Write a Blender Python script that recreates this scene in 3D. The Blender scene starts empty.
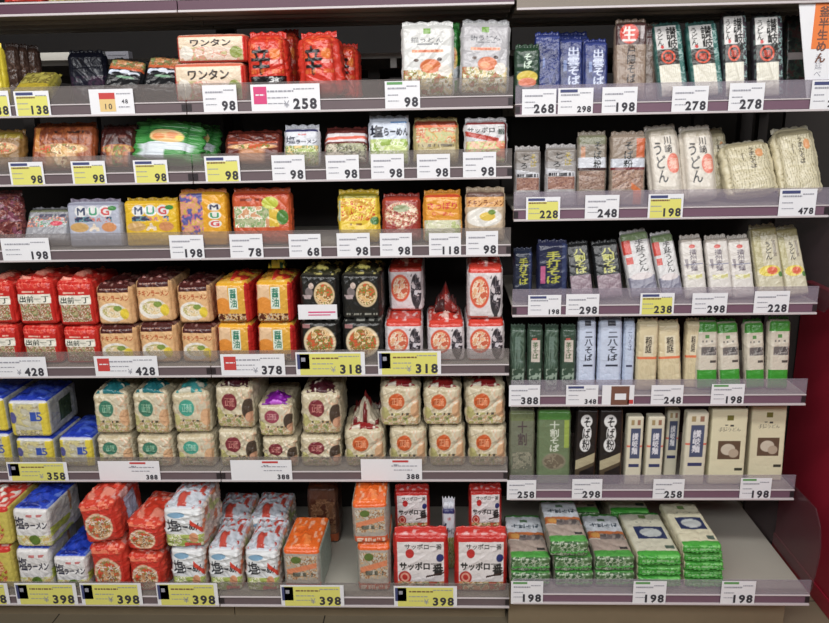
import bpy, math
import numpy as np
from mathutils import Vector, Matrix

# ---------------------------------------------------------------- camera
W, H = 829, 623
F = 739.41
PITCH, YAW, ROLL = math.radians(14.634), math.radians(-2.225), math.radians(-1.106)
CAM = Vector((-0.1987, -2.1009, 1.5937))
fw = Vector((math.sin(YAW)*math.cos(PITCH), math.cos(YAW)*math.cos(PITCH), -math.sin(PITCH)))
rt = fw.cross(Vector((0, 0, 1))).normalized(); up = rt.cross(fw)
R2 = math.cos(ROLL)*rt + math.sin(ROLL)*up
U2 = -math.sin(ROLL)*rt + math.cos(ROLL)*up
cam = bpy.data.objects.new('camera', bpy.data.cameras.new('camera'))
bpy.context.collection.objects.link(cam)
mw = Matrix((R2, U2, -fw)).transposed().to_4x4(); mw.translation = CAM
cam.matrix_world = mw
cam.data.sensor_width = 36; cam.data.lens = F/W*36; cam.data.clip_start = 0.01
sc = bpy.context.scene
sc.camera = cam

# ---------------------------------------------------------------- world, light, exposure
wd = bpy.data.worlds.new('world'); sc.world = wd; wd.use_nodes = True
wd.node_tree.nodes['Background'].inputs[0].default_value = (0.93, 0.96, 1.0, 1)
wd.node_tree.nodes['Background'].inputs[1].default_value = 0.085
def area(name, loc, target, sx, sy, power, col=(1, 1, 1)):
    l = bpy.data.lights.new(name, 'AREA'); l.shape = 'RECTANGLE'; l.size = sx; l.size_y = sy; l.energy = power; l.color = col
    o = bpy.data.objects.new(name, l); bpy.context.collection.objects.link(o); o.location = loc
    o.rotation_euler = (Vector(target)-Vector(loc)).to_track_quat('-Z', 'Y').to_euler()
    return o
area('ceiling_tube_light', (-0.5, -1.5, 2.75), (-0.4, -0.5, 0), 4.5, 0.25, 44, (1.0, 0.98, 0.95))
area('ceiling_tube_light', (-0.3, -3.2, 2.75), (-0.2, 0, 0.8), 4.5, 0.5, 66, (0.97, 0.98, 1.0))
sc.view_settings.view_transform = 'Standard'; sc.view_settings.look = 'None'
sc.view_settings.exposure = 0.27; sc.view_settings.gamma = 1.0; sc.view_settings.use_curve_mapping = False

# ---------------------------------------------------------------- pixel -> place helpers
def ray(px, py): return fw*F + R2*(px-W/2) - U2*(py-H/2)
def at(px, py, Y):
    d = ray(px, py); return CAM + d*((Y-CAM.y)/d.y)
def atX(px, py, X):
    d = ray(px, py); return CAM + d*((X-CAM.x)/d.x)
def atZ(px, py, Z):
    d = ray(px, py); return CAM + d*((Z-CAM.z)/d.z)
def pix(P):
    d = Vector(P)-CAM; z = d.dot(fw); return W/2+F*d.dot(R2)/z, H/2-F*d.dot(U2)/z

def lin(c):
    c = np.asarray(c, float)/255.0
    return np.where(c <= .04045, c/12.92, ((c+.055)/1.055)**2.4)

# ---------------------------------------------------------------- materials
def mat(name, col, rough=.5, metal=0, spec=.5, noise=0, scale=20, bump=0, coat=0, trans=None, attr=False, stretch=(1, 1, 1)):
    m = bpy.data.materials.new(name); m.use_nodes = True
    nt = m.node_tree; b = nt.nodes['Principled BSDF']
    b.inputs['Roughness'].default_value = rough; b.inputs['Metallic'].default_value = metal
    b.inputs['Specular IOR Level'].default_value = spec; b.inputs['Coat Weight'].default_value = coat
    tc = nt.nodes.new('ShaderNodeTexCoord'); mp = nt.nodes.new('ShaderNodeMapping'); mp.inputs['Scale'].default_value = stretch
    nt.links.new(tc.outputs['Object'], mp.inputs['Vector'])
    if attr:
        a = nt.nodes.new('ShaderNodeAttribute'); a.attribute_name = 'Col'; hs = nt.nodes.new('ShaderNodeHueSaturation'); hs.inputs['Saturation'].default_value = .98; hs.inputs['Value'].default_value = .96
        nt.links.new(a.outputs['Color'], hs.inputs['Color']); src = hs.outputs['Color']
    else:
        c = tuple(lin(col))+(1,)
        b.inputs['Base Color'].default_value = c
        n = nt.nodes.new('ShaderNodeTexNoise'); n.inputs['Scale'].default_value = scale; n.inputs['Detail'].default_value = 4
        nt.links.new(mp.outputs[0], n.inputs['Vector'])
        mx = nt.nodes.new('ShaderNodeMix'); mx.data_type = 'RGBA'
        k = noise
        mx.inputs[6].default_value = tuple(x*(1-k) for x in c[:3])+(1,); mx.inputs[7].default_value = tuple(min(1, x*(1+k)) for x in c[:3])+(1,)
        nt.links.new(n.outputs['Fac'], mx.inputs[0]); src = mx.outputs[2]
    nt.links.new(src, b.inputs['Base Color'])
    if bump:
        v = nt.nodes.new('ShaderNodeTexNoise'); v.inputs['Scale'].default_value = scale*1.5; v.inputs['Detail'].default_value = 3; v.inputs['Distortion'].default_value = 1.2
        nt.links.new(mp.outputs[0], v.inputs['Vector'])
        bp = nt.nodes.new('ShaderNodeBump'); bp.inputs['Strength'].default_value = bump; bp.inputs['Distance'].default_value = .006
        nt.links.new(v.outputs['Fac'], bp.inputs['Height']); nt.links.new(bp.outputs[0], b.inputs['Normal'])
    if trans is not None:
        t = nt.nodes.new('ShaderNodeBsdfTransparent'); s = nt.nodes.new('ShaderNodeMixShader'); s.inputs[0].default_value = trans
        out = nt.nodes['Material Output']
        nt.links.new(t.outputs[0], s.inputs[1]); nt.links.new(b.outputs[0], s.inputs[2]); nt.links.new(s.outputs[0], out.inputs[0])
    return m
FILM = mat('printed_film', 0, .3, spec=.55, bump=.4, scale=30, attr=True)
FILMSOFT = mat('printed_paper', 0, .5, spec=.35, bump=.12, scale=20, attr=True)
STEEL = mat('painted_steel', (178, 172, 166), .45, noise=.08, scale=6)
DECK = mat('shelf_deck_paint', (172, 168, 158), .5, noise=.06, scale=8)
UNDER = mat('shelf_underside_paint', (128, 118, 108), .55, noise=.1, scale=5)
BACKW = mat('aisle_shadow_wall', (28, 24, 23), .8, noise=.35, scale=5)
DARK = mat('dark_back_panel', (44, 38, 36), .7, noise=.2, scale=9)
RAILL = mat('mauve_price_strip', (100, 86, 90), .4, noise=.06)
RAILR = mat('purple_price_strip', (112, 84, 100), .4, noise=.06)
RAILT = mat('plum_header_strip', (80, 42, 62), .4, noise=.06)
EDGE = mat('pale_rail_lip', (196, 188, 190), .3, spec=.6)
CLEARL = mat('clear_plastic_fence', (138, 130, 128), .22, spec=.8, trans=.33)
CLEARR = mat('clear_lilac_fence', (166, 156, 170), .22, spec=.8, trans=.34)
JOINT = mat('black_rail_joint', (38, 30, 34), .5)
MAROON = mat('maroon_laminate', (170, 40, 60), .38, noise=.12, scale=3)
SMOKE = mat('smoky_acrylic', (84, 66, 72), .2, spec=.7, trans=.36)
FLOORM = mat('floor_tile', (150, 138, 116), .35, noise=.1, scale=4)
GROUT = mat('floor_joint', (60, 54, 46), .8)
PLINTH = mat('plinth_paint', (150, 134, 108), .5, noise=.1)
CARDW = mat('white_card', (226, 226, 230), .5, noise=.02)
CARDY = mat('yellow_card', (216, 212, 112), .5, noise=.03)
INK = mat('black_ink', (52, 50, 58), .6)
GREYINK = mat('grey_ink', (150, 150, 160), .6)
NAVY = mat('navy_ink', (62, 68, 112), .6)
PINK = mat('pink_ink', (206, 66, 120), .6)
ORANGE = mat('orange_ink', (226, 122, 58), .6)
RED = mat('red_ink', (190, 62, 60), .6)
GREEN = mat('green_ink', (96, 150, 90), .6)
BROWN = mat('brown_ink', (112, 74, 60), .6)
BAMBER = mat('amber_ink', (220, 190, 130), .6)
WHITEP = mat('white_paint', (226, 222, 212), .5, noise=.04)

# ---------------------------------------------------------------- mesh helpers
def link(o, parent=None):
    bpy.context.collection.objects.link(o)
    if parent: o.parent = parent
    return o
class MB:
    def __init__(s): s.v = []; s.f = []; s.m = []; s.mats = []
    def mi(s, m):
        if m not in s.mats: s.mats.append(m)
        return s.mats.index(m)
    def box(s, x0, x1, y0, y1, z0, z1, m):
        b = len(s.v); i = s.mi(m)
        s.v += [(x, y, z) for z in (z0, z1) for y in (y0, y1) for x in (x0, x1)]
        for f in ((0, 2, 3, 1), (4, 5, 7, 6), (0, 1, 5, 4), (2, 6, 7, 3), (0, 4, 6, 2), (1, 3, 7, 5)):
            s.f.append([b+k for k in f]); s.m.append(i)
    def quad(s, pts, m):
        b = len(s.v); s.v += pts; s.f.append(list(range(b, b+len(pts)))); s.m.append(s.mi(m))
    def prism(s, prof, x0, x1, m):          # profile of (y,z), extruded in x
        b = len(s.v); n = len(prof); i = s.mi(m)
        s.v += [(x0, y, z) for y, z in prof]+[(x1, y, z) for y, z in prof]
        for k in range(n):
            s.f.append([b+k, b+(k+1) % n, b+n+(k+1) % n, b+n+k]); s.m.append(i)
        s.f.append([b+k for k in range(n)][::-1]); s.m.append(i); s.f.append([b+n+k for k in range(n)]); s.m.append(i)
    def tri(s, verts, faces, m):
        b = len(s.v); s.v += verts; i = s.mi(m)
        for f in faces: s.f.append([b+k for k in f]); s.m.append(i)
    def build(s, name, parent=None, bevel=0):
        me = bpy.data.meshes.new(name); me.from_pydata(s.v, [], s.f)
        for m in s.mats: me.materials.append(m)
        me.polygons.foreach_set('material_index', s.m); me.update()
        o = link(bpy.data.objects.new(name, me), parent)
        if bevel:
            bv = o.modifiers.new('bevel', 'BEVEL'); bv.width = bevel; bv.segments = 2; bv.limit_method = 'ANGLE'
        return o
def empty(name, loc=(0, 0, 0)):
    o = bpy.data.objects.new(name, None); o.location = loc; o.empty_display_size = .05; return link(o)
def tag(o, label, cat, group=None, kind=None):
    if label: o['label'] = label
    if cat: o['category'] = cat
    if group: o['group'] = group
    if kind: o['kind'] = kind
    return o

# ---------------------------------------------------------------- lettering
_gc = {}
def glyph(s, bold=0.0):
    k = (s, bold)
    if k not in _gc:
        c = bpy.data.curves.new('lettering', 'FONT'); c.body = s; c.size = 1; c.offset = bold; c.resolution_u = 3
        o = link(bpy.data.objects.new('lettering', c))
        bpy.context.view_layer.update()
        me = bpy.data.meshes.new_from_object(o.evaluated_get(bpy.context.evaluated_depsgraph_get()))
        me.calc_loop_triangles()
        V = [(v.co.x, v.co.y) for v in me.vertices]; T = [tuple(t.vertices) for t in me.loop_triangles]
        bpy.data.objects.remove(o); bpy.data.curves.remove(c); bpy.data.meshes.remove(me)
        _gc[k] = (np.array(V) if V else np.zeros((0, 2)), T)
    return _gc[k]
_bm = {}
NB = 44
def bitmap(ch, bold):
    k = (ch, bold)
    if k not in _bm:
        V, T = glyph(ch, 0.0); img = np.zeros((NB, NB))
        g = (np.arange(NB)+.5)/NB
        if len(V):
            lo = V.min(0); hi = V.max(0)
            if ord(ch) > 0x3000:
                Q = (V-np.array([0, -.1]))/1.0
            else:
                Q = (V-lo)/(hi-lo+1e-6)
            for a, b, c in T:
                A, B, C = Q[a], Q[b], Q[c]
                x0 = max(0, int(min(A[0], B[0], C[0])*NB)-1); x1 = min(NB, int(max(A[0], B[0], C[0])*NB)+2)
                y0 = max(0, int(min(A[1], B[1], C[1])*NB)-1); y1 = min(NB, int(max(A[1], B[1], C[1])*NB)+2)
                if x1 <= x0 or y1 <= y0: continue
                X, Y = np.meshgrid(g[x0:x1], g[y0:y1])
                def e(P, Q_): return (Q_[0]-P[0])*(Y-P[1])-(Q_[1]-P[1])*(X-P[0])
                p, q, r = e(A, B), e(B, C), e(C, A)
                ins = ((p >= -1e-9) & (q >= -1e-9) & (r >= -1e-9)) | ((p <= 1e-9) & (q <= 1e-9) & (r <= 1e-9))
                img[y0:y1, x0:x1][ins] = 1
        for _ in range(int(round(bold*26)) if ord(ch) > 0x3000 else int(round(bold*60))):
            p_ = np.pad(img, 1); img = np.maximum.reduce([p_[1:-1, 1:-1], p_[:-2, 1:-1], p_[2:, 1:-1], p_[1:-1, :-2], p_[1:-1, 2:]])
        _bm[k] = img
    return _bm[k]

# ---------------------------------------------------------------- printed artwork
def vnoise(shape, cx, cy, seed):
    rs = np.random.RandomState(seed); g = rs.rand(cy+2, cx+2)
    y = np.linspace(0, cy, shape[0]); x = np.linspace(0, cx, shape[1])
    yi = np.minimum(y.astype(int), cy); xi = np.minimum(x.astype(int), cx); fy = (y-yi)[:, None]; fx = (x-xi)[None, :]
    fy = fy*fy*(3-2*fy); fx = fx*fx*(3-2*fx)
    return (g[yi][:, xi]*(1-fy)*(1-fx)+g[yi+1][:, xi]*fy*(1-fx)+g[yi][:, xi+1]*(1-fy)*fx+g[yi+1][:, xi+1]*fy*fx)
class Art:
    PX = .0015; hide = 0
    def __init__(s, w, h, bg):
        s.w, s.h = w, h; s.nx = max(8, int(w/s.PX)); s.nz = max(8, int(h/s.PX))
        s.a = np.zeros((s.nz+1, s.nx+1, 3)); s.a[:] = lin(bg)
        s.U, s.V = np.meshgrid(np.linspace(0, 1, s.nx+1), np.linspace(0, 1, s.nz+1))
        k = Art.hide/h if Art.hide else 0; s.V = np.maximum(0, (s.V-k)/(1-k)) if k else s.V
    def put(s, m, c, k=1.0):
        m = (m*k)[..., None]; s.a = s.a*(1-m)+lin(c)*m; return s
    def rect(s, x0, y0, x1, y1, c, k=1): return s.put(((s.U >= x0) & (s.U <= x1) & (s.V >= y0) & (s.V <= y1)).astype(float), c, k)
    def skew(s, x0, y0, x1, y1, sl, c):     # horizontal band with slope
        return s.put(((s.U >= x0) & (s.U <= x1) & (s.V-sl*(s.U-.5) >= y0) & (s.V-sl*(s.U-.5) <= y1)).astype(float), c)
    def emask(s, cx, cy, rx, ry):
        d = np.sqrt(((s.U-cx)/rx)**2+((s.V-cy)/ry)**2); return np.clip((1-d)*12+.5, 0, 1)
    def ell(s, cx, cy, rx, ry, c, k=1): return s.put(s.emask(cx, cy, rx, ry), c, k)
    def ring(s, cx, cy, rx, ry, t, c): return s.put(s.emask(cx, cy, rx, ry)*(1-s.emask(cx, cy, rx*(1-t), ry*(1-t))), c)
    def blot(s, mask, cols, cells, seed, k=1.0):
        cells = int(cells*(1.5 if len(cols) > 2 else 1)); n = vnoise(s.U.shape, cells, max(2, int(cells*s.h/s.w)), seed)+.55*vnoise(s.U.shape, cells*3, max(4, int(cells*3*s.h/s.w)), seed+31); n = (n-n.min())/(np.ptp(n)+1e-9)
        r = np.argsort(np.argsort(n.ravel())).reshape(n.shape)/n.size
        for i, c in enumerate(cols):
            lo, hi = i/len(cols), (i+1)/len(cols); s.put(mask*((r >= lo) & (r < hi)), c, k)
        return s
    def food(s, x0, y0, x1, y1, cols, cells=9, seed=1, k=1):
        return s.blot(((s.U >= x0) & (s.U <= x1) & (s.V >= y0) & (s.V <= y1)).astype(float), cols, cells, seed, k)
    def bowl(s, cx, cy, rx, ry, rim, cols, cells=14, seed=3):
        s.ell(cx, cy, rx, ry, rim); return s.blot(s.emask(cx, cy, rx*.84, ry*.84), cols, cells, seed)
    def lines(s, x0, y0, x1, y1, c, n=30, k=.5, seed=1, slant=0):
        m = ((s.U >= x0) & (s.U <= x1) & (s.V >= y0) & (s.V <= y1)).astype(float)
        w = .5+.5*np.sin(2*np.pi*(n*(s.U+slant*s.V)+1.3*vnoise(s.U.shape, 4, 6, seed)*2)); return s.put(m*(w > .6), c, k)
    def ch(s, c_, cx, cy, tw, th, col, bold=.02):
        b = bitmap(c_, bold)
        x = (s.U-(cx-tw/2))/tw*NB-.5; y = (s.V-(cy-th/2))/th*NB-.5
        ok = (x > -1) & (x < NB) & (y > -1) & (y < NB)
        xi = np.clip(x, 0, NB-1.001); yi = np.clip(y, 0, NB-1.001); i = xi.astype(int); j = yi.astype(int); fx = xi-i; fy = yi-j
        i2 = np.minimum(i+1, NB-1); j2 = np.minimum(j+1, NB-1)
        m = b[j, i]*(1-fx)*(1-fy)+b[j, i2]*fx*(1-fy)+b[j2, i]*(1-fx)*fy+b[j2, i2]*fx*fy
        return s.put(m*ok, col)
    def text(s, t, x0, x1, cy, th, col, bold=.03, slope=0):
        n = len(t); tw = (x1-x0)/n
        for i, c in enumerate(t): s.ch(c, x0+tw*(i+.5), cy+slope*(i-(n-1)/2), tw*1.02, th, col, bold)
        return s
    def vtext(s, t, cx, y1, y0, tw, col, bold=.03, drift=0):
        n = len(t); th = (y1-y0)/n
        for i, c in enumerate(t): s.ch(c, cx+drift*i, y1-th*(i+.5), tw, th*1.04, col, bold)
        return s
    def mini(s, x0, x1, cy, th, c, seed=1, k=.8):   # print too fine to read
        m = ((s.U >= x0) & (s.U <= x1) & (abs(s.V-cy) <= th/2)).astype(float)
        n = vnoise(s.U.shape, max(4, int((x1-x0)*40)), 3, seed) > .42
        return s.put(m*n, c, k)

def face_plain(h, w, c, streak=None, seed=0, k=.5, cells=(7, 3)):
    a = np.zeros((h, w, 3)); a[:] = lin(c)
    if streak is not None:
        n = vnoise((h, w), cells[0], cells[1], seed); m = (np.clip((n-.58)*8, 0, 1)*k)[..., None]; a = a*(1-m)+lin(streak)*m
    return a

# ---------------------------------------------------------------- wrapped body: rounded, puffed, creased box with printed faces
def body_mesh(name, art, d, side, top, r=.012, puff=.008, wr=.001, seed=0, tstreak=None, sstreak=None, material=None, tpuff=None, back=None, taper=0, bottom=None):
    w, h = art.w, art.h; nx, nz = art.nx, art.nz; ny = max(3, min(60, int(d/.005)))
    I, K = np.meshgrid(np.arange(nx+1), np.arange(nz+1)); vid = {}
    idx = -np.ones((nx+1, ny+1, nz+1), int); pts = []; cols = []
    rng = []
    def add(ii, jj, kk, col):
        m = idx[ii, jj, kk] < 0
        a, b, c = ii[m], jj[m], kk[m]
        n0 = add.n; idx[a, b, c] = n0+np.arange(len(a)); add.n += len(a)
        pts.append(np.stack([a/nx, b/ny, c/nz], 1)); cols.append(col[m])
    add.n = 0
    add(I, np.zeros_like(I), K, art.a)
    bc = None
    X, Y = np.meshgrid(np.arange(nx+1), np.arange(ny+1))
    tc = face_plain(ny+1, nx+1, top, tstreak, seed+5, .6, (13, 9)) if not callable(top) else top(ny+1, nx+1)  # pale streak tones paint film highlights into the top face colour
    add(X, Y, np.full_like(X, nz), tc)
    Yg, Zg = np.meshgrid(np.arange(ny+1), np.arange(nz+1))
    scol = face_plain(nz+1, ny+1, side, sstreak, seed+9, .8, (4, 4)) if not callable(side) else side(nz+1, ny+1)
    add(np.zeros_like(Yg), Yg, Zg, scol); add(np.full_like(Yg, nx), Yg, Zg, scol)
    add(X, Y, np.zeros_like(X), face_plain(ny+1, nx+1, bottom or (side if not callable(side) else (200, 200, 200))))
    add(I, np.full_like(I, ny), K, face_plain(nz+1, nx+1, (back or (side if not callable(side) else (200, 200, 200)))))
    P = np.concatenate(pts); C = np.concatenate(cols)
    u, t, v = P[:, 0]*2-1, P[:, 1]*2-1, P[:, 2]*2-1
    S = np.array([w/2, d/2, h/2]); q = np.stack([u, t, v], 1)*S
    rr = min(r, .48*min(w, d, h)); inner = S-rr
    qc = np.clip(q, -inner, inner); dl = q-qc; ln = np.linalg.norm(dl, axis=1, keepdims=True)
    q = np.where(ln > 1e-9, qc+dl/np.maximum(ln, 1e-9)*rr, q)
    tp = min(puff, .005) if tpuff is None else tpuff
    wr *= .62
    bu = lambda a, b: np.sqrt(np.clip((1-a**4)*(1-b**4), 0, 1))
    q[:, 1] += np.where(t <= -.999, -1, np.where(t >= .999, 1, 0))*puff*bu(u, v)
    q[:, 2] += np.where(v >= .999, 1, 0)*tp*bu(u, t)
    q[:, 0] += np.where(u <= -.999, -1, np.where(u >= .999, 1, 0))*puff*.22*bu(t, v)
    # film creases
    rs = np.random.RandomState(seed+77)
    disp = np.zeros(len(q))
    for k in range(7):
        dr = rs.normal(size=3); dr[1] *= .6; dr /= np.linalg.norm(dr); fr = rs.uniform(40, 190)
        ph = rs.uniform(0, 6.28)
        disp += (1-np.abs(np.sin(q@dr*fr+ph+1.5*np.sin(q@rs.normal(size=3)*30))))**2*(90/fr)*rs.choice([-1, 1])
    nrm = q/np.maximum(np.abs(q)/S, 1e-9).max(1, keepdims=True)*0
    nrm = np.stack([np.where(abs(u) > .999, np.sign(u), 0), np.where(abs(t) > .999, np.sign(t), 0), np.where(abs(v) > .999, np.sign(v), 0)], 1)
    nrm /= np.maximum(np.linalg.norm(nrm, axis=1, keepdims=True), 1e-9)
    flat = np.where((v < -.999), 0, 1)
    q += nrm*(disp*wr*flat)[:, None]
    q[:, 0] *= 1-taper*(v+1)/2
    q += np.array([0, d/2, h/2])
    fs = []
    def grid(ix):
        a = np.stack([ix[:-1, :-1], ix[:-1, 1:], ix[1:, 1:], ix[1:, :-1]], -1).reshape(-1, 4); return a
    fs.append(grid(idx[:, 0, :].T)); fs.append(grid(idx[:, ny, :].T)[:, ::-1])
    fs.append(grid(idx[:, :, nz].T)); fs.append(grid(idx[:, :, 0].T)[:, ::-1])
    fs.append(grid(idx[nx, :, :].T)); fs.append(grid(idx[0, :, :].T)[:, ::-1])
    Fc = np.concatenate(fs)
    me = bpy.data.meshes.new(name)
    me.vertices.add(len(q)); me.vertices.foreach_set('co', q.astype(np.float32).ravel())
    me.loops.add(Fc.size); me.loops.foreach_set('vertex_index', Fc.ravel().astype(np.int32))
    me.polygons.add(len(Fc)); me.polygons.foreach_set('loop_start', np.arange(0, Fc.size, 4, dtype=np.int32))
    me.update(calc_edges=True); me.shade_smooth()
    ca = me.color_attributes.new('Col', 'FLOAT_COLOR', 'POINT')
    ca.data.foreach_set('color', np.concatenate([C, np.ones((len(C), 1))], 1).astype(np.float32).ravel())
    me.materials.append(material or FILM)
    return me
def strip_mesh(name, w, hgt, y, col, seed=0, zig=.0015, n=40, lean=0.0, col2=None, taper=0, m=None):
    """crimped end seal: thin ribbed strip rising from z=0"""
    rs = np.random.RandomState(seed); v = []; f = []; c = []
    rows = 4
    for s_ in (0, 1):
        for j in range(rows+1):
            for i in range(n+1):
                x = (i/n-.5)*w*(1-taper*j/rows); z = j/rows*hgt*(1+.12*math.sin(i*.6+seed))
                yy = y+zig*math.sin(i*1.3)*(.3+j/rows)+lean*j/rows*hgt+s_*.0012+.002*math.sin(i*.25+seed)
                v.append((x, yy, z)); c.append(tuple(lin(col2 if (col2 and (i//3+j) % 2) else col))+(1,))
    N = (rows+1)*(n+1)
    for j in range(rows):
        for i in range(n):
            a = j*(n+1)+i; f.append((a, a+1, a+n+2, a+n+1)); f.append((N+a, N+a+n+1, N+a+n+2, N+a+1))
    for i in range(n):
        a = rows*(n+1)+i; f.append((a, a+1, N+a+1, N+a))
    me = bpy.data.meshes.new(name); me.from_pydata(v, [], f)
    ca = me.color_attributes.new('Col', 'FLOAT_COLOR', 'POINT'); ca.data.foreach_set('color', np.array(c, np.float32).ravel())
    me.shade_smooth(); me.materials.append(m or FILM); return me
def fold_mesh(name, w, d, hgt, col, col2, seed=0, peak=0.0, crumple=1.0, thr=.62):
    """gathered film lying on top of a multipack: creased ridge running back from the front edge"""
    nx, ny = 26, 30; rs = np.random.RandomState(seed); v = []; c = []; f = []
    n1 = vnoise((ny+1, nx+1), 6, 7, seed); n2 = vnoise((ny+1, nx+1), 12, 13, seed+1)
    for s_ in (0, 1):
        for j in range(ny+1):
            for i in range(nx+1):
                uu = i/nx*2-1; vv = j/ny
                z = hgt*(1-abs(uu)**1.5)*(.25+.75*math.sin(math.pi*min(1, vv*1.15+.05)))
                z += peak*max(0, 1-abs(uu)*2.2)*math.exp(-((vv-.35)/.22)**2)
                if s_ == 0 and abs(uu) < .99: z += hgt*crumple*((n1[j, i]-.5)*.8+abs(n2[j, i]-.5)*.7)
                z = max(z, .0006)
                if s_: z = -.002
                v.append((uu*w/2, vv*d, z))
                k = n1[j, i] > thr
                c.append(tuple(lin(col2 if k else col))+(1,))
    N = (nx+1)*(ny+1)
    for j in range(ny):
        for i in range(nx):
            a = j*(nx+1)+i; f.append((a, a+1, a+nx+2, a+nx+1)); f.append((N+a, N+a+nx+1, N+a+nx+2, N+a+1))
    for i in range(nx):
        f.append((i, N+i, N+i+1, i+1)); a = ny*(nx+1)+i; f.append((a, a+1, N+a+1, N+a))
    for j in range(ny):
        a = j*(nx+1); f.append((a, a+nx+1, N+a+nx+1, N+a)); a += nx; f.append((a, N+a, N+a+nx+1, a+nx+1))
    me = bpy.data.meshes.new(name); me.from_pydata(v, [], f)
    ca = me.color_attributes.new('Col', 'FLOAT_COLOR', 'POINT'); ca.data.foreach_set('color', np.array(c, np.float32).ravel())
    me.shade_smooth(); me.materials.append(FILM); return me

# ---------------------------------------------------------------- package designs
FOOD = [(214, 170, 110), (236, 214, 170), (150, 90, 50), (120, 140, 60), (200, 90, 50)]
GREENF = [(170, 190, 110), (230, 225, 190), (110, 140, 60), (220, 190, 120)]
NOOD = [(226, 208, 168), (200, 176, 130), (240, 230, 200)]
DZ = {}
def design(key, name, cat, fn, **kw): DZ[key] = dict(name=name, cat=cat, fn=fn, proto=None, **kw)

def a_demae(w, h):
    A = Art(w, h, (196, 34, 26)); A.food(.1, .1, .9, .52, [(190, 170, 130), (120, 140, 90), (170, 80, 60), (225, 215, 195), (150, 110, 80)], 9, 2)
    A.rect(.06, .5, .94, .7, (232, 228, 214)); A.text('出前一丁', .1, .9, .6, .15, (30, 46, 40), .04); A.mini(.2, .8, .76, .04, (240, 200, 180), 3)
    A.food(0, .84, 1, 1, [(206, 40, 30), (226, 90, 70), (190, 30, 24)], 7, 4); return A
design('demae', 'instant_noodle_multipack', 'instant noodles', a_demae, d=.2, side=(200, 40, 30), top=(206, 44, 34), ts=(240, 130, 110), fold=((204, 40, 30), (238, 150, 130), .018))
def a_chikin(w, h):
    A = Art(w, h, (222, 178, 128)); A.rect(.06, .84, .94, 1, (70, 26, 24)); A.mini(.1, .9, .92, .03, (170, 120, 100), 2)
    A.text('チキンラーメン', .05, .95, .7, .16, (178, 70, 22), .05)
    A.ell(.45, .34, .4, .24, (236, 230, 220)); A.blot(A.emask(.45, .36, .3, .16), [(226, 200, 150), (240, 226, 200), (190, 180, 120)], 8, 3)
    A.ell(.78, .3, .12, .14, (226, 200, 60)); A.ell(.6, .44, .12, .07, (130, 150, 70)); return A
design('chikin', 'instant_noodle_multipack', 'instant noodles', a_chikin, d=.2, side=(214, 172, 126), top=(72, 30, 28), ts=(170, 130, 120), fold=((72, 28, 28), (150, 96, 90), .014))
def a_seimen(w, h):
    A = Art(w, h, (218, 164, 58)); A.rect(0, .5, .4, 1, (226, 190, 150)); A.ell(.22, .42, .24, .22, (222, 140, 50)); A.rect(.42, .36, .68, .88, (222, 232, 218))
    A.vtext('醤油', .55, .86, .4, .2, (50, 120, 96), .05); A.rect(.88, 0, 1, 1, (186, 30, 26)); A.food(.02, .02, .88, .24, [(90, 40, 26), (226, 180, 110), (200, 190, 170), (150, 90, 50)], 8, 5)
    A.rect(0, .93, .88, 1, (228, 170, 40)); return A
design('yellow', 'instant_noodle_multipack', 'instant noodles', a_seimen, d=.2, side=(186, 32, 28), top=(214, 160, 50), ts=(246, 226, 150), fold=((212, 150, 44), (186, 40, 30), .016))
def a_kurolow(w, h):
    A = Art(w, h, (30, 30, 28)); A.bowl(.5, .5, .42, .38, (226, 206, 170), FOOD, 8, 8); A.mini(.05, .25, .88, .1, (170, 120, 120), 3); return A
design('blacklow', 'instant_noodle_multipack', 'instant noodles', a_kurolow, d=.2, side=(34, 34, 32), top=(40, 40, 38), ts=(190, 190, 180), fold=((40, 40, 38), (150, 150, 140), .01))
def a_kurohigh(w, h):
    A = Art(w, h, (34, 34, 32)); A.bowl(.64, .56, .27, .28, (214, 190, 150), FOOD, 8, 9); A.ell(.24, .6, .1, .12, (120, 110, 110)); A.mini(.06, .4, .5, .08, (190, 170, 170), 3); A.ell(.3, .75, .07, .07, (200, 180, 170)); A.mini(.1, .9, .12, .05, (160, 160, 150), 4); return A
design('blackhigh', 'instant_noodle_multipack', 'instant noodles', a_kurohigh, d=.2, side=(38, 38, 36), top=(60, 58, 44), ts=(226, 214, 130), fold=((60, 60, 40), (226, 216, 120), .02))
def a_white(w, h):
    A = Art(w, h, (222, 214, 216)); A.rect(0, .88, 1, 1, (206, 60, 44)); A.ring(.34, .52, .28, .3, .25, (216, 90, 60)); A.blot(A.emask(.34, .52, .22, .24), [(226, 170, 130), (236, 214, 190), (206, 100, 70)], 7, 4)
    A.ell(.79, .68, .1, .13, (52, 48, 54)); A.ell(.8, .36, .15, .24, (52, 48, 54)); A.blot(A.emask(.8, .45, .16, .38), [(52, 48, 54), (46, 42, 50), (120, 110, 116), (50, 46, 52), (58, 52, 60), (206, 196, 200)], 5, 12); A.rect(.76, .04, .86, .2, (60, 56, 60)); A.mini(.55, .68, .8, .05, (70, 60, 70), 2); A.ell(.79, .42, .05, .06, (206, 200, 206)); A.rect(0, 0, .6, .07, (214, 80, 56)); return A
design('white', 'instant_noodle_multipack', 'instant noodles', a_white, d=.2, side=(206, 198, 200), top=(206, 56, 40), ts=(236, 220, 220), fold=((204, 50, 36), (232, 190, 180), .016))
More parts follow.
